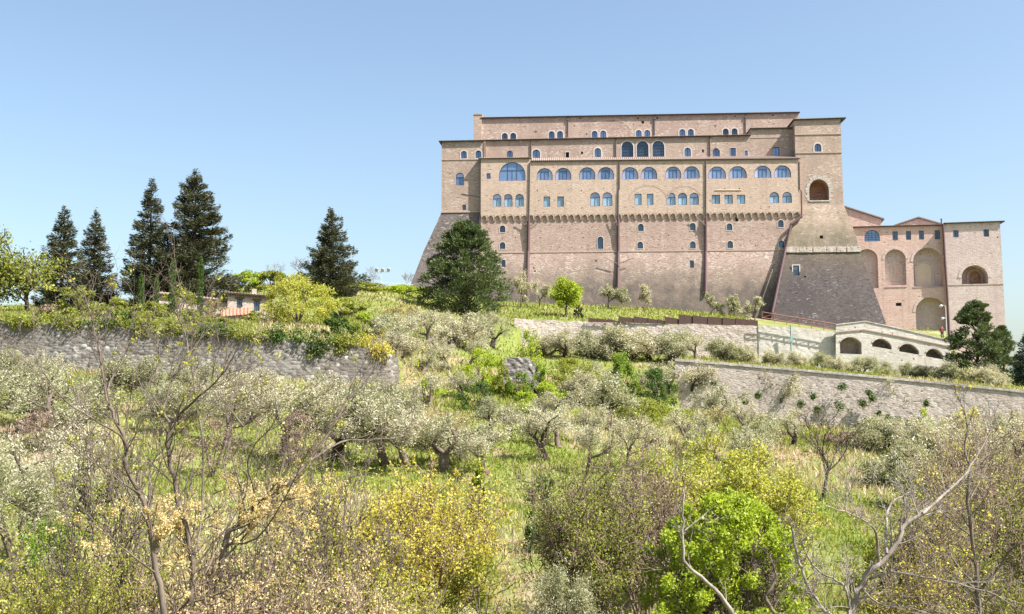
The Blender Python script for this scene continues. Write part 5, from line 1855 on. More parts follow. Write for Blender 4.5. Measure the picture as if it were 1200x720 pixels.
# ------------------------------------------------------------------ olives
def olive_variant(seed, leaf, per=19, L=.22, Wd=.072, rad=.27, H=5.0, W=6.4):
    return tree_meshes(seed, OLIVE, H, W, 'bark_dark' if seed % 2 else 'bark', leaf, per, rad, L, Wd, r0=.12, lean=.25, trunk_len=.62, spread=1.1)
OL = [olive_variant(601 + i, 'olive') for i in range(4)] + [olive_variant(611 + i, 'olive_dry') for i in range(4)]
OLN = [olive_variant(621 + i, 'olive' if i < 2 else 'olive_dry', per=80, L=.12, Wd=.034, rad=.22) for i in range(3)]
OLB = [tree_meshes(631 + i, OLIVE, 4.0, 6.4, 'bark', 'olive_dry' if i % 2 else 'olive', 15, .28, .26, .085, stems=4, r0=.07, trunk_len=.45, spread=1.1, tilt=(.3, .9)) for i in range(4)]
rr = random.Random(77)
def olives(row, group, labeller, pale=0.5, near=False, wide=1.0, low=0.0):
    """row: (photo column, base row, height in photo pixels[, depth])"""
    row = sorted(row)
    if len(row) > 8 and low < .5:                     # gaps in the planting
        row = [t for i, t in enumerate(row) if i % 4 != 2]
    for i, t in enumerate(row):
        px, by, hp = t[:3]
        if len(t) > 3:
            b = ground_at(px, t[3])
        else:
            b = ground_hit(px, by)
        b.z -= 0.05
        s = hp * b.y / F / 5.0
        wd, fo = rr.choice(OLN) if near else OL[rr.randrange(4) + (4 if rr.random() < pale else 0)]
        if rr.random() < low:
            wd, fo = rr.choice(OLB)
            s *= 1.2
        plant('olive_tree', b, labeller(i, len(row)), 'tree', wd, fo, group, rr.uniform(0, 6.28), (s * wide * rr.uniform(.95, 1.15), s * wide * rr.uniform(.95, 1.15), s))
W_ORD = lambda where: (lambda i, n: f'{ORD[i]} olive tree from the left in the row {where}')
olives([(455, 402, 36), (478, 404, 40), (503, 405, 42), (528, 408, 42), (553, 410, 40), (577, 408, 38), (516, 392, 28), (570, 392, 26)], 'olives left of the upper wall', W_ORD('below the big evergreen'), .6, low=.5)
olives([(640, 418, 30), (662, 420, 34), (688, 421, 36), (712, 421, 40), (737, 422, 40), (763, 423, 38), (790, 423, 36), (818, 424, 34), (846, 425, 30), (872, 427, 26)], 'olives before the upper retaining wall', W_ORD('against the upper retaining wall'), .8, low=.6, wide=1.1)
olives([(905, 0, 21, 160), (932, 0, 20, 158), (958, 0, 21, 161), (985, 0, 20, 156), (1012, 0, 22, 157), (1040, 0, 19, 154), (1066, 0, 20, 155), (1092, 0, 19, 153), (1118, 0, 26, 150), (1150, 0, 28, 148), (1172, 0, 22, 147)],
       'olives before the arched terrace', W_ORD('between arched terrace and lower wall'), .35, low=1.0)
olives([(806, 481, 52), (842, 497, 46), (910, 494, 50), (978, 501, 46), (1047, 507, 42), (868, 512, 44), (770, 470, 44)], 'olives before the lower retaining wall', W_ORD('in front of the lower retaining wall'), .6)
olives([(712, 505, 66)], 'olives in the middle of the slope', lambda i, n: 'large olive tree with a forked dark trunk, alone on brown soil mid-slope', 0)
olives([(608, 500, 48), (652, 500, 40), (575, 512, 46), (535, 500, 48), (505, 478, 40), (470, 490, 42), (640, 540, 60), (690, 552, 52), (570, 556, 62), (545, 470, 34)], 'olives in the middle of the slope', W_ORD('scattered over the middle of the slope'), .75)
olives([(18, 448, 40), (52, 452, 42), (140, 458, 42), (188, 462, 44), (232, 466, 42), (272, 470, 40), (318, 476, 44), (356, 480, 46), (398, 486, 48), (436, 490, 46)], 'olives under the dry stone wall',
       W_ORD('under the dry stone wall'), .45, low=.5, wide=1.1)
olives([(25, 508, 76), (85, 520, 78), (265, 524, 74), (330, 536, 84), (395, 540, 84), (450, 545, 82), (215, 510, 60)], 'olives on the lower left slope', W_ORD('on the left lower slope'), .4, False, 1.1)
olives([(895, 556, 50), (1058, 572, 60), (880, 545, 46), (1095, 540, 50), (1150, 540, 56), (1190, 552, 60)], 'olives on the right slope', W_ORD('on the right slope'), .85, low=.3)
olives([(95, 655, 185, 42), (5, 700, 190, 36)], 'olives at the left bottom', lambda i, n: ['olive tree cut by the left edge in the bottom corner', 'olive tree with a thick dark leaning trunk on pinkish soil, bottom left'][i], 0, True, 1.0)
olives([(655, 760, 150, 27), (598, 770, 120, 25)], 'olives at the bottom edge', lambda i, n: ['silvery olive cut by the bottom edge, left of the pair', 'silvery olive with long narrow leaves at the bottom edge, centre'][i], 0, True, 0.9)

olives([(465, 436, 34), (495, 440, 36), (528, 436, 34), (470, 420, 34), (512, 424, 32), (548, 430, 34), (700, 456, 34), (675, 474, 40)], 'olives on the middle terrace', W_ORD('on the middle terrace'), .75, low=.4)
olives([(12, 480, 56), (60, 484, 58), (160, 488, 56), (206, 486, 54), (248, 490, 56), (290, 494, 58), (338, 500, 58), (378, 506, 60), (420, 508, 60), (462, 514, 58), (500, 520, 56)], 'second row of olives under the dry stone wall', W_ORD('second below the dry stone wall'), .5, low=.2)
olives([(478, 548, 70), (520, 552, 66), (610, 560, 62), (735, 548, 58), (765, 525, 50), (655, 526, 50), (800, 530, 52), (842, 540, 54), (690, 520, 44)], 'olives above the big shrubs', W_ORD('just above the twiggy shrubs, centre'), .75)
olives([(890, 528, 44), (930, 525, 44), (1035, 530, 44), (1075, 538, 46), (1120, 535, 48), (1165, 528, 46), (1198, 525, 46), (1000, 534, 40), (1080, 600, 64)], 'olives of the second right row', W_ORD('second below the lower wall'), .85, low=.3)

# olives and shrubs at the foot of the convent wall
for i, (px, ay, d, w, lf, lab) in enumerate([
    (610, 318, 208, 24, 'olive_dry', 'pale shrub at the wall foot left of the first wide downpipe'), (632, 331, 206, 24, 'olive_dry', 'pale shrub at the wall foot right of the first wide downpipe'),
    (712, 333, 212, 26, 'olive', 'pair-leafed grey shrub at the wall foot left of the second downpipe'), (727, 336, 211, 18, 'olive', 'small grey shrub under the second wide downpipe'),
    (756, 332, 212, 30, 'olive_dry', 'whitish shrub at the wall foot between second and third downpipes'), (832, 343, 208, 26, 'olive', 'grey green shrub under the third wide downpipe'),
    (859, 346, 207, 20, 'olive', 'small grey green shrub at the dark wall foot'), (884, 349, 204, 30, 'olive_dry', 'whitish leafy shrub by the start of the rusty railing')]):
    b, H, W = spot(px, ay, d, w)
    wd, fo = tree_meshes(700 + i, OLIVE, H, W, 'bark', lf, 15, .2, .30, .12, r0=.12, lean=.2)
    plant('shrub', b, lab, 'shrub', wd, fo, 'shrubs at the convent wall foot')

# ------------------------------------------------------------------ bushes and hedges
BU = [
    # px, apex, depth, width, leaf, n, L, W, label, extra
    (678, 357, 182, 13, 'conifer', 900, .4, .12, 'small dark conical shrub beside the bright green tree', dict(clumps=24, flat=.1)),
    (95, 333, 119, 66, 'hedge', 3600, .3, .16, 'tall twiggy yellow-green bush on the wall below the second conifer', dict(clumps=40)),
    (137, 347, 118.5, 48, 'hedge', 3000, .3, .17, 'dense rounded green bush on the dry stone wall below the third conifer', dict(clumps=36)),
    (176, 353, 118.5, 56, 'hedge', 3200, .3, .17, 'broad yellow-green bush trailing over the dry stone wall', dict(clumps=36)),
    (222, 362, 119, 48, 'hedge', 2400, .3, .16, 'low yellow-green bush on the wall left of the farmhouse shed', dict(clumps=30)),
    (262, 372, 119, 40, 'hedge', 1500, .28, .14, 'low ragged grassy bush on the wall below the red roof', dict(clumps=26)),
    (60, 356, 121, 40, 'scrub', 1800, .3, .12, 'brownish dry bush at the foot of the first conifer', dict(clumps=26)),
    (350, 320, 136, 104, 'yellow_lime', 11000, .27, .15, 'large yellow-green bush right of the farmhouse', dict(clumps=70)),
    (318, 316, 184, 60, 'hedge', 4600, .4, .2, 'green bush on the ridge above the farmhouse roof', dict(clumps=30)),
    (290, 317, 184, 52, 'lime', 4200, .4, .2, 'bright green bush on the ridge between broad conifer and farmhouse', dict(clumps=30)),
    (400, 350, 150, 80, 'hedge', 4600, .35, .18, 'green bush at the foot of the lone conifer', dict(clumps=30)),
    (470, 356, 150, 70, 'straw', 3000, .35, .12, 'pale dry bush on the bank below the floodlights', dict(clumps=36)),
    (589, 420, 122.4, 22, 'hedge', 1500, .22, .13, 'leafy bush hugging the left end of the ruined wall stub', dict(clumps=18)),
    (633, 424, 122.4, 24, 'green', 1500, .22, .13, 'leafy bush hugging the right end of the ruined wall stub', dict(clumps=18)),
    (610, 434, 121.5, 40, 'green', 1700, .22, .13, 'low green bush at the foot of the ruined wall stub', dict(clumps=22)),
    (212, 338, 136, 54, 'hedge', 3600, .3, .15, 'loose yellow-green bush hiding the low wing of the farmhouse', dict(clumps=36)),
    (250, 350, 137, 34, 'straw', 2000, .28, .1, 'pale dry bush before the farmhouse wing, left of the shed', dict(clumps=24)),
    (298, 364, 133, 30, 'hedge', 1500, .26, .13, 'small bush below the right farmhouse window', dict(clumps=20)),
    (426, 363, 124, 32, 'lime', 2600, .26, .15, 'bright green rounded bush at the end of the dry stone wall', dict(clumps=30)),
    (395, 366, 123, 44, 'ivy', 2600, .28, .15, 'dark green bush on the wall left of the bright rounded bush', dict(clumps=30)),
    (445, 385, 122, 26, 'yellow', 1300, .24, .12, 'small yellowish bush at the ragged end of the dry stone wall', dict(clumps=22)),
    (470, 334, 196, 80, 'lime', 4800, .4, .2, 'long green bank bush under the floodlights', dict(clumps=36)),
    (430, 331, 190, 70, 'hedge', 4200, .4, .2, 'yellow-green bank bush right of the lone conifer', dict(clumps=30)),
    (620, 383, 128, 42, 'lime', 2900, .26, .15, 'lime green bush standing above the ruined wall stub', dict(clumps=34)),
    (563, 406, 124, 66, 'lime', 4200, .26, .14, 'green bush left of the ruined wall stub', dict(clumps=36)),
    (668, 418, 124, 80, 'hedge', 4600, .26, .14, 'low clipped-looking hedge right of the ruined wall stub', dict(clumps=36)),
    (728, 409, 125, 50, 'green', 4400, .26, .15, 'tall green bush left of the lower retaining wall end', dict(clumps=36)),
    (770, 430, 126, 52, 'ivy', 3000, .26, .14, 'dark ivy bush at the end of the lower retaining wall', dict(clumps=30)),
    (500, 444, 112, 60, 'lime', 2600, .24, .13, 'low green bush mid-slope, left of centre', dict(clumps=26)),
    (560, 447, 112, 60, 'ivy', 2400, .24, .13, 'dark green low bush mid-slope below the ruined stub', dict(clumps=30)),
    (640, 446, 112, 80, 'lime', 3600, .24, .13, 'green low bush left of the large forked olive', dict(clumps=32)),
    (750, 466, 108, 100, 'hedge', 4200, .24, .12, 'yellow-green low growth right of the large forked olive', dict(clumps=36)),
    (900, 500, 112, 70, 'scrub', 2400, .26, .09, 'brown dry bush below the lower retaining wall', dict(clumps=30)),
    (990, 505, 112, 80, 'scrub', 2400, .26, .09, 'reddish brown scrub below the lower retaining wall middle', dict(clumps=30)),
    (1085, 468, 118, 26, 'lime', 700, .24, .14, 'small bright green bush at the foot of the lower retaining wall', dict(clumps=16)),
    (562, 536, 58, 28, 'green', 2600, .16, .10, 'narrow upright green bush beside the grass path', dict(clumps=36, flat=.4)),
    (55, 480, 82, 100, 'scrub', 3000, .26, .07, 'reddish brown bramble heap on the left slope', dict(clumps=36)),
    (250, 486, 76, 90, 'scrub', 2400, .24, .07, 'brown bramble heap behind the bare foreground tree', dict(clumps=30)),
    (350, 478, 80, 70, 'scrub', 2200, .24, .07, 'dark brown bramble heap under the dry stone wall', dict(clumps=30)),
    (540, 498, 84, 60, 'scrub', 1800, .24, .07, 'brown dead scrub mid-slope above the yellow shrub', dict(clumps=28)),
    (640, 556, 50, 70, 'ivy', 4200, .15, .08, 'dark green bush right of the grass path', dict(clumps=40)),
    (915, 590, 40, 70, 'scrub', 3600, .17, .05, 'grey brown twiggy bush right of the bright green bush', dict(clumps=44)),
    (1040, 630, 38, 110, 'hedge', 4200, .13, .06, 'weedy green bush behind the pale dead branches', dict(clumps=50)),
    (1100, 600, 31, 150, 'ivy', 6500, .13, .07, 'dark leafy bush low in the right bottom corner', dict(clumps=50)),
    (70, 600, 30, 170, 'green', 5600, .12, .07, 'green undergrowth bush in the left bottom corner', dict(clumps=44)),
    (560, 640, 30, 120, 'hedge', 4600, .11, .05, 'low yellow-green weeds bush along the grass path', dict(clumps=50)),
]
for i, (px, ay, d, w, lf, n, L, Wd, lab, kw) in enumerate(BU):
    bush('conical_shrub' if i == 0 else 'bush', spot(px, ay, d, w), lab, lf, n, L, Wd, 800 + i, **kw)

for i, (px, py, w, h, lf) in enumerate([(22, 376, 40, 7, 'hedge'), (80, 378, 44, 12, 'hedge'), (122, 378, 50, 14, 'ivy'), (160, 382, 44, 12, 'hedge'), (200, 385, 44, 12, 'hedge'), (243, 388, 40, 10, 'ivy'), (285, 392, 42, 8, 'hedge'),
                                         (325, 395, 40, 8, 'ivy'), (368, 402, 30, 38, 'ivy'), (402, 403, 34, 20, 'hedge'), (440, 408, 32, 18, 'yellow')]):
    d = float(np.interp(px, [-10, 220, 380, 452], [113.5, 114, 115.6, 117])) - .15
    p = pt(px, py, d)
    rng = np.random.default_rng(1400 + i)
    k = 1100
    c = rng.normal(size=(14, 3)) * np.array([w, 4, h]) * d / F * .33
    c = c[rng.integers(0, 14, k)] + rng.normal(size=(k, 3)) * np.array([.35, .25, .3])
    r = empty('ivy', p, f'{ORD[i]} leafy clump from the left hanging over the top of the dry stone wall', 'plant', 'greenery hanging over the dry stone wall')
    obj('foliage', leaf_mesh('foliage', lf, rng, c, .27, .17), r)

# tufts growing out of the lower retaining wall
for i, (px, py, w) in enumerate([(986, 454, 9), (1010, 473, 8), (1018, 461, 6), (1022, 467, 6), (953, 465, 6), (983, 476, 12), (957, 480, 7), (1052, 493, 8), (1066, 497, 11), (1078, 495, 8), (1040, 490, 6), (1030, 485, 5),
                                   (1085, 473, 6), (938, 473, 8), (888, 464, 6), (836, 450, 5), (873, 471, 6), (1120, 488, 7), (1150, 497, 7), (1006, 500, 9)]):
    d = 135 - (px - 791) * .017 - 0.75
    p = pt(px, py, d)
    rng = np.random.default_rng(1500 + i)
    W = w * d / F
    c = rng.normal(size=(240, 3)) * np.array([W * .3, W * .2, W * .3]) + np.array([0, -.08, 0])
    r = empty('wall_tuft', p, f'dark leafy tuft on the lower retaining wall, {ORD[sorted([986,1010,1018,1022,953,983,957,1052,1066,1078,1040,1030,1085,938,888,836,873,1120,1150,1006]).index(px)]} from its left end', 'plant', 'tufts growing from the lower retaining wall')
    obj('foliage', leaf_mesh('foliage', 'ivy', rng, c, .24, .14), r)

# ------------------------------------------------------------------ foreground shrubs and bare trees
def twiggy(px, ay, d, w, seed, leaf, label, per, rad, L, Wd, stems=8, bark='twig', thin=1.0, name='shrub', cfg=SHRUB, tilt=(.15, .6), cat='shrub', extra_leaf=None):
    b, H, W = spot(px, ay, d, w)
    wd, fo = tree_meshes(seed, cfg, H, W, bark, leaf, per, rad, L, Wd, stems=stems, thin=thin, r0=.022, tilt=tilt)
    ex = []
    return plant(name, b, label, cat, wd, fo)
twiggy(395, 520, 29, 175, 901, 'yellow', 'yellow-leafed twiggy shrub, left of the two big yellow shrubs', 4.2, .07, .085, .06, 11, thin=.85)
twiggy(492, 524, 31, 185, 902, 'yellow', 'yellow-leafed twiggy shrub by the grass path, right of the two big yellow shrubs', 4.2, .08, .085, .06, 12, thin=.85)
twiggy(440, 620, 22, 190, 903, 'yellow_lime', 'low yellow-green twiggy shrub at the bottom below the two big yellow shrubs', 4, .05, .055, .04, 11, thin=.75)
twiggy(690, 506, 33, 150, 904, 'hedge', 'tall brown twiggy shrub with few leaves left of the bright green bush', 3.4, .09, .085, .055, 10, thin=.75, tilt=(.1, .45))
twiggy(755, 520, 36, 120, 905, 'straw', 'reddish brown twiggy shrub behind the bright green bush', 1.2, .1, .09, .05, 12, thin=.6, tilt=(.1, .5))
twiggy(838, 508, 40, 165, 906, 'yellow_lime', 'bright yellow-lime shrub behind the bright green bush', 9, .13, .12, .08, 11)
b, H, W = spot(848, 562, 30, 215)
bg_ = empty('green_bush', b, 'large bright green leafy bush at the bottom right of centre', 'bush')
obj('stem', tree_meshes(911, SHRUB, H * .92, W * .8, 'bark', None, 0, 0, 0, 0, stems=9, r0=.02)[0], bg_)
obj('foliage', bush_mesh(911, W, H, 'lime', 36000, .10, .075, clumps=230, cr=.10, flat=.4), bg_)
twiggy(1130, 496, 52, 120, 921, 'straw', 'tall pale twiggy shrub in front of the retaining wall on the right', 2.4, .14, .12, .05, 12, thin=.7, tilt=(.1, .5))
twiggy(1178, 520, 36, 140, 922, 'hedge', 'brown and yellow-green twiggy shrub at the right edge', 2.0, .09, .085, .055, 12, thin=.8)
twiggy(1095, 548, 33, 110, 923, 'hedge', 'yellow-green twiggy shrub behind the pale dead tree', 2.6, .09, .08, .055, 11, thin=.8)
twiggy(1160, 600, 24, 170, 924, 'hedge', 'low brown twiggy shrub with yellow-green leaves in the right bottom corner', 2.0, .05, .06, .04, 12, thin=.8)
twiggy(915, 555, 58, 70, 925, 'straw', 'grey brown bare shrub right of the yellow-lime shrub', 1.4, .12, .12, .05, 10, thin=.7)
twiggy(40, 600, 21, 150, 926, 'hedge', 'twiggy shrub with few green leaves at the left bottom edge', 2.2, .05, .06, .04, 9, thin=.7)
twiggy(210, 610, 24, 200, 927, 'straw', 'dry twiggy shrub under the bare foreground tree', 2.4, .06, .07, .04, 12, thin=.8)
twiggy(330, 640, 20, 170, 928, 'yellow_lime', 'twiggy shrub with small lime leaves, bottom left of centre', 4.5, .035, .045, .035, 11, thin=.8)
twiggy(120, 605, 17, 210, 931, 'yellow_lime', 'twiggy lime-leafed shrub at the bottom under the tallest bare tree', 6.5, .035, .042, .034, 11, thin=.8)
twiggy(395, 610, 17, 210, 932, 'peach', 'peach-tinted twiggy shrub at the bottom, next to the yellow shrubs', 2.6, .03, .040, .032, 9, thin=.7)
twiggy(255, 615, 16, 210, 933, 'peach', 'peach-tinted twiggy shrub at the bottom between two bare trees', 2.4, .03, .040, .032, 9, thin=.7)
twiggy(20, 625, 16, 170, 934, 'yellow_lime', 'lime-leafed twiggy shrub in the bottom left corner', 6.5, .035, .042, .034, 10, thin=.8)
twiggy(505, 480, 90, 70, 929, 'straw', 'pale dry twiggy shrub mid-slope', 3, .2, .2, .07, 9, thin=.8)
twiggy(300, 440, 100, 60, 930, 'straw', 'pale dry twiggy shrub under the middle of the dry stone wall', 3, .2, .2, .07, 9, thin=.8)

b, H, W = ground_hit(965, 588), 0, 0
H, W = 118 * b.y / F, 112 * b.y / F
wd, fo = tree_meshes(951, BARE, H, W, 'bark_dark', 'scrub', 1.0, .12, .12, .05, r0=.055, lean=.08, thin=.5)
plant('bare_tree', b, 'leafless round-crowned tree standing on green grass on the right slope', 'tree', wd, fo)

def drawn_tree(name, label, lines, d0, bark, seed, twig_lv=2, twig_len=(.35, 1.15), twig_n=(3, 7), clusters=(), cat='tree', r_scale=1.0, jitter=.35):
    """a bare tree whose main limbs follow given lines; lines: (base radius, tip radius, [(px, py, depth offset)...])"""
    rr = random.Random(seed)
    rng = np.random.default_rng(seed)
    mb, tips = MB(), []
    p0 = lines[0][2][0]
    base = ground_at(p0[0], d0)
    root = empty(name, base, label, cat)
    cfg = dict(seg=[4, 3, 3], wob=[.13, .16, .2], up=[.10, .06, .03], taper=[.35, .4, .4], sides=[4, 3, 3], n=[(3, 5), (2, 4)], t0=[.2, .2], ang=[.6, .65], lr=[.5, .5], rr=[.55, .6], rmin=.0035, leafy=1)
    for k, (r0, r1, pl) in enumerate(lines):
        P = [pt(q[0], q[1], d0 + (q[2] if len(q) > 2 else 0)) - base for q in pl]
        if k == 0 or pl[0][1] > 705:
            g = ground_at(pl[0][0], d0 + (pl[0][2] if len(pl[0]) > 2 else 0)) - base
            P = [Vector((g.x, g.y, g.z - .2))] + P
        # smooth
        Q = []
        for i in range(len(P) - 1):
            a, b_, c, e = P[max(i - 1, 0)], P[i], P[i + 1], P[min(i + 2, len(P) - 1)]
            for s in (0, .33, .66):
                v = 0.5 * ((2 * b_) + (c - a) * s + (2 * a - 5 * b_ + 4 * c - e) * s * s + (3 * b_ - a - 3 * c + e) * s ** 3)
                Q.append(v + Vector((rr.gauss(0, r0 * .15), rr.gauss(0, r0 * .15), rr.gauss(0, r0 * .15))))
        Q.append(P[-1])
        n = len(Q)
        R = [(r0 + (r1 - r0) * (i / (n - 1)) ** .7) * .66 * r_scale for i in range(n)]
        mb.tube(Q, R, 6, False)
        L = sum((b_ - a).length for a, b_ in zip(Q, Q[1:]))
        nt = rr.randint(*twig_n) + int(L * (3.2 if twig_n[1] > 4 else 1.2))
        for j in range(nt):
            x = rr.uniform(.22, 1) * (n - 1)
            i = min(int(x), n - 2)
            o = Q[i].lerp(Q[i + 1], x - i)
            ax = (Q[i + 1] - Q[i]).normalized()
            s = ax.orthogonal().normalized()
            s.rotate(Matrix.Rotation(rr.uniform(0, 6.28), 3, ax))
            dd = (ax * .75 + s * rr.uniform(.4, .9) + Vector((0, 0, .15))).normalized()
            grow(mb, rr, o, dd, rr.uniform(*twig_len), max(R[i] * .4, .005), 0, cfg, tips)
        tips.append((Q[-1], (Q[-1] - Q[-2]).normalized()))
    mb.build('trunk', M[bark], root, True)
    for (leaf, count, per, size, L, Wd, ymin) in clusters:
        # little groups of leaves or seed bunches at twig ends
        cand = [t for t in tips if (t[0] + base).z < ymin]
        rr.shuffle(cand)
        C_ = []
        A_ = []
        for t in cand[:count]:
            k = max(3, int(per * rr.uniform(.5, 1.5)))
            m_ = rng.normal(size=(k, 3)) * size
            ln = rng.uniform(-1, 1, size=(k, 1)) * size * 2.2
            C_.append(np.array(t[0]) + m_ + ln * np.array(t[1]))
            A_.append(np.repeat(np.array([t[1]]), k, 0))
        if C_:
            obj({'peach': 'seed_cluster'}.get(leaf, 'leaf'), leaf_mesh('leaf', leaf, rng, np.concatenate(C_), L, Wd, np.concatenate(A_), 1.6), root)['kind'] = 'stuff'
    return root

A_LINES = [
    (.075, .035, [(193, 735), (182, 672), (178, 630), (170, 595), (160, 572), (147, 545), (147, 520), (135, 490), (127, 475)]),
    (.035, .008, [(127, 475), (122, 447, .1), (117, 415, .2), (110, 385, .3), (105, 362, .3), (97, 340, .3)]),
    (.030, .007, [(150, 528), (140, 510, -.3), (107, 490, -.6), (82, 475, -.8), (57, 445, -1), (42, 420, -1), (34, 404, -1)]),
    (.026, .006, [(130, 480), (126, 457, .4), (136, 435, .6), (148, 412, .8), (150, 388, .9)]),
    (.028, .006, [(172, 600), (176, 575, .3), (176, 550, .5), (186, 530, .6), (190, 512, .7)]),
    (.020, .005, [(165, 580), (150, 570, -.5), (125, 552, -.8), (98, 535, -1), (80, 520, -1), (66, 508, -1.1)]),
    (.024, .005, [(182, 672), (160, 655, -.6), (130, 630, -.9), (105, 605, -1.1), (90, 585, -1.2)]),
]
B_LINES = [
    (.080, .045, [(215, 735), (222, 705), (226, 660), (212, 600), (204, 560), (196, 520), (200, 497)]),
    (.038, .008, [(200, 497), (192, 482, .2), (197, 460, .3), (207, 435, .4), (220, 425, .5), (217, 390, .6), (207, 365, .6), (212, 338, .6)]),
    (.036, .008, [(200, 497), (225, 472, -.3), (250, 450, -.5), (270, 425, -.7), (284, 398, -.8)]),
    (.030, .008, [(226, 660), (236, 600, .6), (237, 515, .8), (230, 475, .8), (226, 440, .9), (222, 415, .9), (229, 385, 1)]),
    (.028, .006, [(192, 482), (180, 465, .2), (174, 450, .3), (186, 425, .4), (185, 395, .5)]),
    (.022, .006, [(250, 450), (262, 470, -.9), (285, 500, -1.1)][::-1]),
]
C_LINES = [
    (.085, .05, [(250, 745), (264, 637), (280, 615), (292, 600), (310, 585), (328, 570)]),
    (.05, .010, [(328, 570), (350, 556, .2), (387, 505, .4), (410, 467, .6), (425, 452, .7), (438, 433, .8)]),
    (.034, .007, [(296, 598), (298, 575, -.4), (290, 545, -.6), (300, 520, -.7), (318, 500, -.9), (330, 470, -1)]),
    (.032, .006, [(360, 542), (400, 518, .9), (430, 516, 1.2), (470, 512, 1.5), (485, 502, 1.6), (515, 479, 1.8)]),
    (.030, .006, [(264, 637), (300, 632, -.6), (330, 590, -1), (346, 560, -1.2), (362, 528, -1.4)]),
    (.028, .006, [(290, 605), (270, 575, .3), (262, 540, .4), (270, 505, .5), (262, 478, .5)]),
]
CL = lambda: [('yellow_lime', 55, 16, .022, .036, .028, 9), ('peach', 120, 26, .022, .030, .024, -1.2)]
drawn_tree('bare_tree', 'leafless sapling with a limb reaching left, tallest bare tree on the left', A_LINES, 14.5, 'bark', 31, clusters=CL())
drawn_tree('bare_tree', 'forked bare tree with upright twigs in front of the farmhouse', B_LINES, 15.5, 'bark', 32, clusters=CL())
drawn_tree('bare_tree', 'bare tree leaning right with a long side branch over the slope', C_LINES, 16.5, 'bark', 33, clusters=[('yellow_lime', 45, 14, .022, .036, .028, 9), ('peach', 180, 28, .024, .030, .024, -1.0)])
K_LINES = [
    (.105, .05, [(996, 745), (1000, 715), (1007, 693), (1024, 667), (1047, 640), (1060, 617), (1080, 603)]),
    (.048, .010, [(1080, 603), (1107, 580, .3), (1134, 553, .5), (1147, 530, .7), (1160, 505, .8)]),
    (.045, .010, [(1030, 658), (1027, 627, -.3), (1017, 613, -.5), (990, 600, -.8), (967, 593, -1)]),
    (.020, .008, [(992, 601, -.8), (990, 592, -.8), (989, 583, -.8)]),
    (.042, .010, [(1040, 648), (1038, 613, .3), (1044, 590, .5), (1057, 582, .6), (1062, 592, .7), (1068, 600, .8), (1078, 598, .8)]),
    (.018, .006, [(1066, 598, .7), (1060, 585, .7), (1058, 570, .7)]), (.018, .006, [(1076, 604, 0), (1068, 580, 0), (1066, 563, 0)]),
    (.036, .010, [(1020, 678), (1040, 672, -.6), (1054, 672, -.8), (1100, 680, -1.2), (1134, 687, -1.5), (1167, 697, -1.7), (1190, 712, -1.8)]),
    (.026, .008, [(1010, 690), (1030, 708, -.5), (1060, 712, -.8), (1100, 700, -1)]),
]
drawn_tree('dead_tree', 'pale twisted dead tree with hooked limbs at the bottom right', K_LINES, 13.5, 'bark_pale', 41, twig_len=(.15, .6), twig_n=(3, 6), r_scale=.78)
L_LINES = [
    (.055, .030, [(975, 745), (967, 718), (950, 693), (939, 667), (933, 645), (928, 620)]),
    (.045, .014, [(997, 740), (995, 712), (990, 687), (977, 678), (960, 670), (942, 643), (938, 632)]),
    (.026, .010, [(990, 687), (982, 684, .2), (962, 684, .4), (950, 686, .5)]),
]
drawn_tree('dead_tree', 'thin pair of crooked pale dead stems left of the hooked dead tree', L_LINES, 13.0, 'bark_pale', 42, twig_len=(.1, .5), twig_n=(2, 5), r_scale=.8)
N_LINES = [
    (.060, .030, [(1149, 745), (1148, 715), (1145, 680), (1140, 630), (1134, 590), (1137, 547)]),
    (.030, .008, [(1137, 547), (1130, 525, .2), (1134, 505, .2), (1130, 480, .3)]),
    (.040, .012, [(1147, 693), (1167, 670, -.3), (1187, 643, -.5), (1204, 634, -.6)]),
    (.024, .007, [(1140, 630), (1115, 610, .3), (1100, 595, .5), (1090, 570, .6)]),
    (.022, .007, [(1134, 590), (1150, 560, .3), (1160, 530, .4), (1172, 505, .5)]),
    (.026, .008, [(1146, 690), (1120, 660, .5), (1112, 640, .6), (1108, 600, .7)]),
]
drawn_tree('bare_tree', 'upright grey bare sapling near the right edge', N_LINES, 15.0, 'bark', 43, twig_len=(.2, .7), twig_n=(3, 6), clusters=[('yellow', 80, 8, .025, .04, .028, 9)])
P_LINES = [(.050, .014, [(862, 745), (860, 722), (844, 698), (821, 675), (802, 659), (800, 640), (799, 625), (801, 612), (799, 598), (800, 574)]), (.012, .004, [(802, 622), (815, 612, .1), (832, 598, .2), (840, 590, .2)])]
drawn_tree('dead_tree', 'single bent pale dead stem in front of the bright green bush', P_LINES, 12.0, 'bark_pale', 44, twig_len=(.08, .3), twig_n=(0, 1))
Q_LINES = [(.045, .012, [(915, 745), (910, 722), (898, 703), (903, 690), (910, 675), (904, 660), (902, 648)])]
drawn_tree('dead_tree', 'short crooked grey stem at the right side of the bright green bush', Q_LINES, 12.2, 'bark', 45, twig_len=(.08, .3), twig_n=(1, 2))

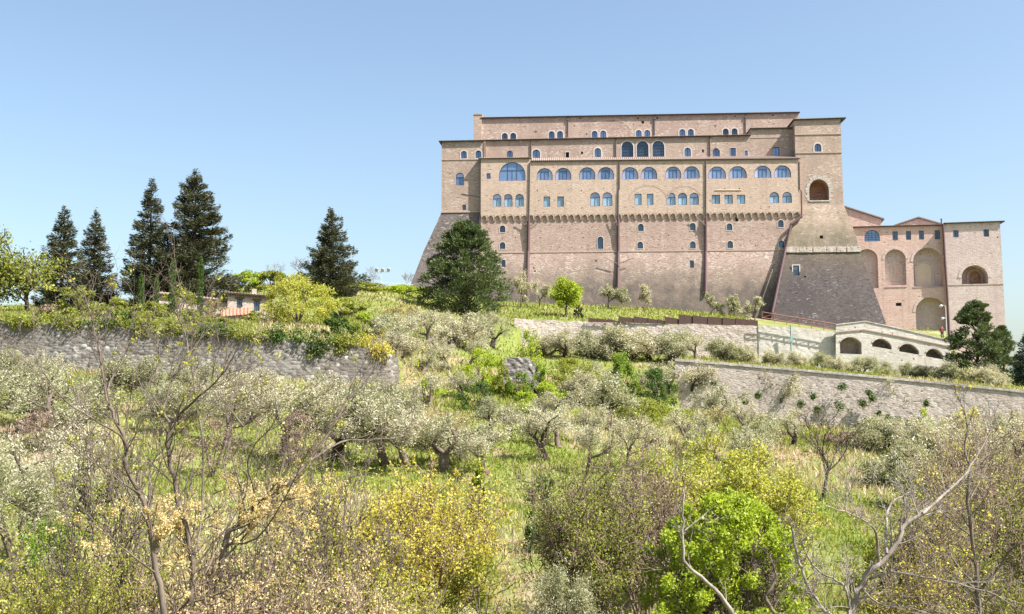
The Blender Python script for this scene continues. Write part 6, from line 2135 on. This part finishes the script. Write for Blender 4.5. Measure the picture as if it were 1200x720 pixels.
for i, (px, ay, d, w, st, lf, lab) in enumerate([
    (150, 430, 20, 190, 3, 'yellow_lime', 'bare many-stemmed tree behind the tallest bare tree on the left'), (300, 452, 19, 190, 3, 'peach', 'bare many-stemmed tree in front of the bramble heap, left of the yellow shrubs'),
    (400, 470, 22, 170, 3, 'yellow_lime', 'bare many-stemmed tree rising above the left big yellow shrub'),
    (665, 492, 34, 110, 3, 'straw', 'bare brown tree rising from the twiggy shrub left of centre right'), (745, 498, 37, 110, 3, 'scrub', 'reddish bare tree behind the bent dead stem'),
    (1095, 505, 30, 130, 3, 'straw', 'bare tree with pale twigs above the hooked dead tree'), (1185, 470, 40, 120, 4, 'straw', 'tall bare pale tree against the retaining wall at the right edge'),
    (1130, 470, 60, 80, 3, 'olive_dry', 'pale twiggy tree against the lower retaining wall, right'), (1060, 560, 24, 130, 3, 'yellow', 'bare tree with sparse yellow leaves beside the hooked dead tree'),
    (892, 560, 48, 60, 3, 'scrub', 'grey bare tree right of the bright yellow-lime shrub'), (600, 470, 95, 60, 1, 'olive_dry', 'thin bare tree mid-slope under the ruined wall stub'),
    (520, 480, 92, 60, 1, 'straw', 'thin bare tree mid-slope above the big yellow shrub'), (840, 470, 108, 50, 1, 'straw', 'thin bare tree before the left part of the lower retaining wall')]):
    b, H, W = spot(px, ay, d, w)
    cfg_ = dict(BARE, t0=[.3, .2, .2, .2]) if st > 1 else BARE
    wd, fo = tree_meshes(960 + i, cfg_, H, W, 'bark' if i < 4 or st == 1 else 'twig', lf, 1.0, .05 + d * .0012, .035 + d * .0012, .026 + d * .0007, stems=st, r0=.022 if st > 1 else .035, tilt=(.1, .4), thin=.5)
    plant('bare_tree', b, lab, 'tree', wd, fo)

# ------------------------------------------------------------------ ground cover nobody could count
def scatter(n, d0, d1, seed, t0=-.62, t1=.66, power=1.0):
    rng = np.random.default_rng(seed)
    d = d0 + (d1 - d0) * rng.random(n) ** power
    t = rng.uniform(t0, t1, n)
    x = t * d
    return x, d, height(x, d), rng

def blades(name, mat, n, d0, d1, seed, h, mask=None, power=1.0, t0=-.62, t1=.66):
    x, y, z, rng = scatter(n, d0, d1, seed, t0, t1, power)
    if mask is not None:
        k = mask(x, y, rng)
        x, y, z = x[k], y[k], z[k]
    m_ = len(x)
    hh = h * rng.uniform(.5, 1.5, m_) * (0.8 + y / 160)
    w = 0.012 + 0.00075 * y
    an = rng.uniform(0, 6.283, m_)
    c = np.stack([x, y, z - .03], 1)
    s = np.stack([np.cos(an), np.sin(an), 0 * an], 1) * w[:, None]
    tip = np.stack([rng.normal(size=m_) * hh * .35, rng.normal(size=m_) * hh * .35, hh], 1)
    v = np.stack([c - s, c + s, c + tip], 1).reshape(-1, 3)
    f = np.arange(m_ * 3, dtype=np.int32).reshape(m_, 3)
    stuff(obj(name, np_mesh(name, v, f, M[mat])))

patch = lambda x, y, s, sc_=.09: vnoise(x * sc_ + s * 7.1, y * sc_ * .6 + s * 3.7, s)
o_ = blades('grass', 'blade', 200000, 20, 150, 1, .26, lambda x, y, r: patch(x, y, 2) + .25 * patch(x, y, 3, .4) > .56, .9)
blades('bank_grass', 'blade', 60000, 112, 228, 2, .24, lambda x, y, r: ~((y > 160) & (x / y > .22)))
blades('dry_grass', 'dryblade', 90000, 20, 140, 3, .38, lambda x, y, r: patch(x, y, 2) + .25 * patch(x, y, 3, .4) < .62, .9)

def weeds(name, mat, n, d0, d1, seed, rad, per, L, Wd, thr, power=1.0):
    x, y, z, rng = scatter(n, d0, d1, seed, power=power)
    k = patch(x, y, seed, .07) > thr
    c = np.stack([x[k], y[k], z[k]], 1)
    sc_ = rng.uniform(.5, 1.4, (len(c), 1)) * (0.65 + c[:, 1:2] / 180)
    R = np.concatenate([sc_ * rad, sc_ * rad, sc_ * rad * .8], 1)
    p, u, idx = clump_points(rng, c + R * np.array([0, 0, .5]), R, per)
    g = c[idx][:, 2]
    p[:, 2] = np.maximum(p[:, 2], g)
    v, f = leaf_quads(rng, p, L, Wd, u * .5 + np.array([0, 0, .5]), .8)
    # larger leaves farther away keep the mass closed
    stuff(obj(name, np_mesh(name, v, f, M[mat])))
weeds('undergrowth', 'green', 1700, 24, 130, 5, .55, 34, .17, .09, .52)
weeds('undergrowth', 'hedge', 1700, 24, 150, 6, .5, 34, .17, .08, .50)
weeds('dry_undergrowth', 'scrub', 1900, 24, 130, 7, .6, 34, .22, .05, .50)
weeds('dry_undergrowth', 'straw', 1700, 24, 130, 8, .55, 30, .20, .05, .48)
weeds('bank_undergrowth', 'hedge', 900, 118, 215, 9, .7, 34, .28, .13, .45)
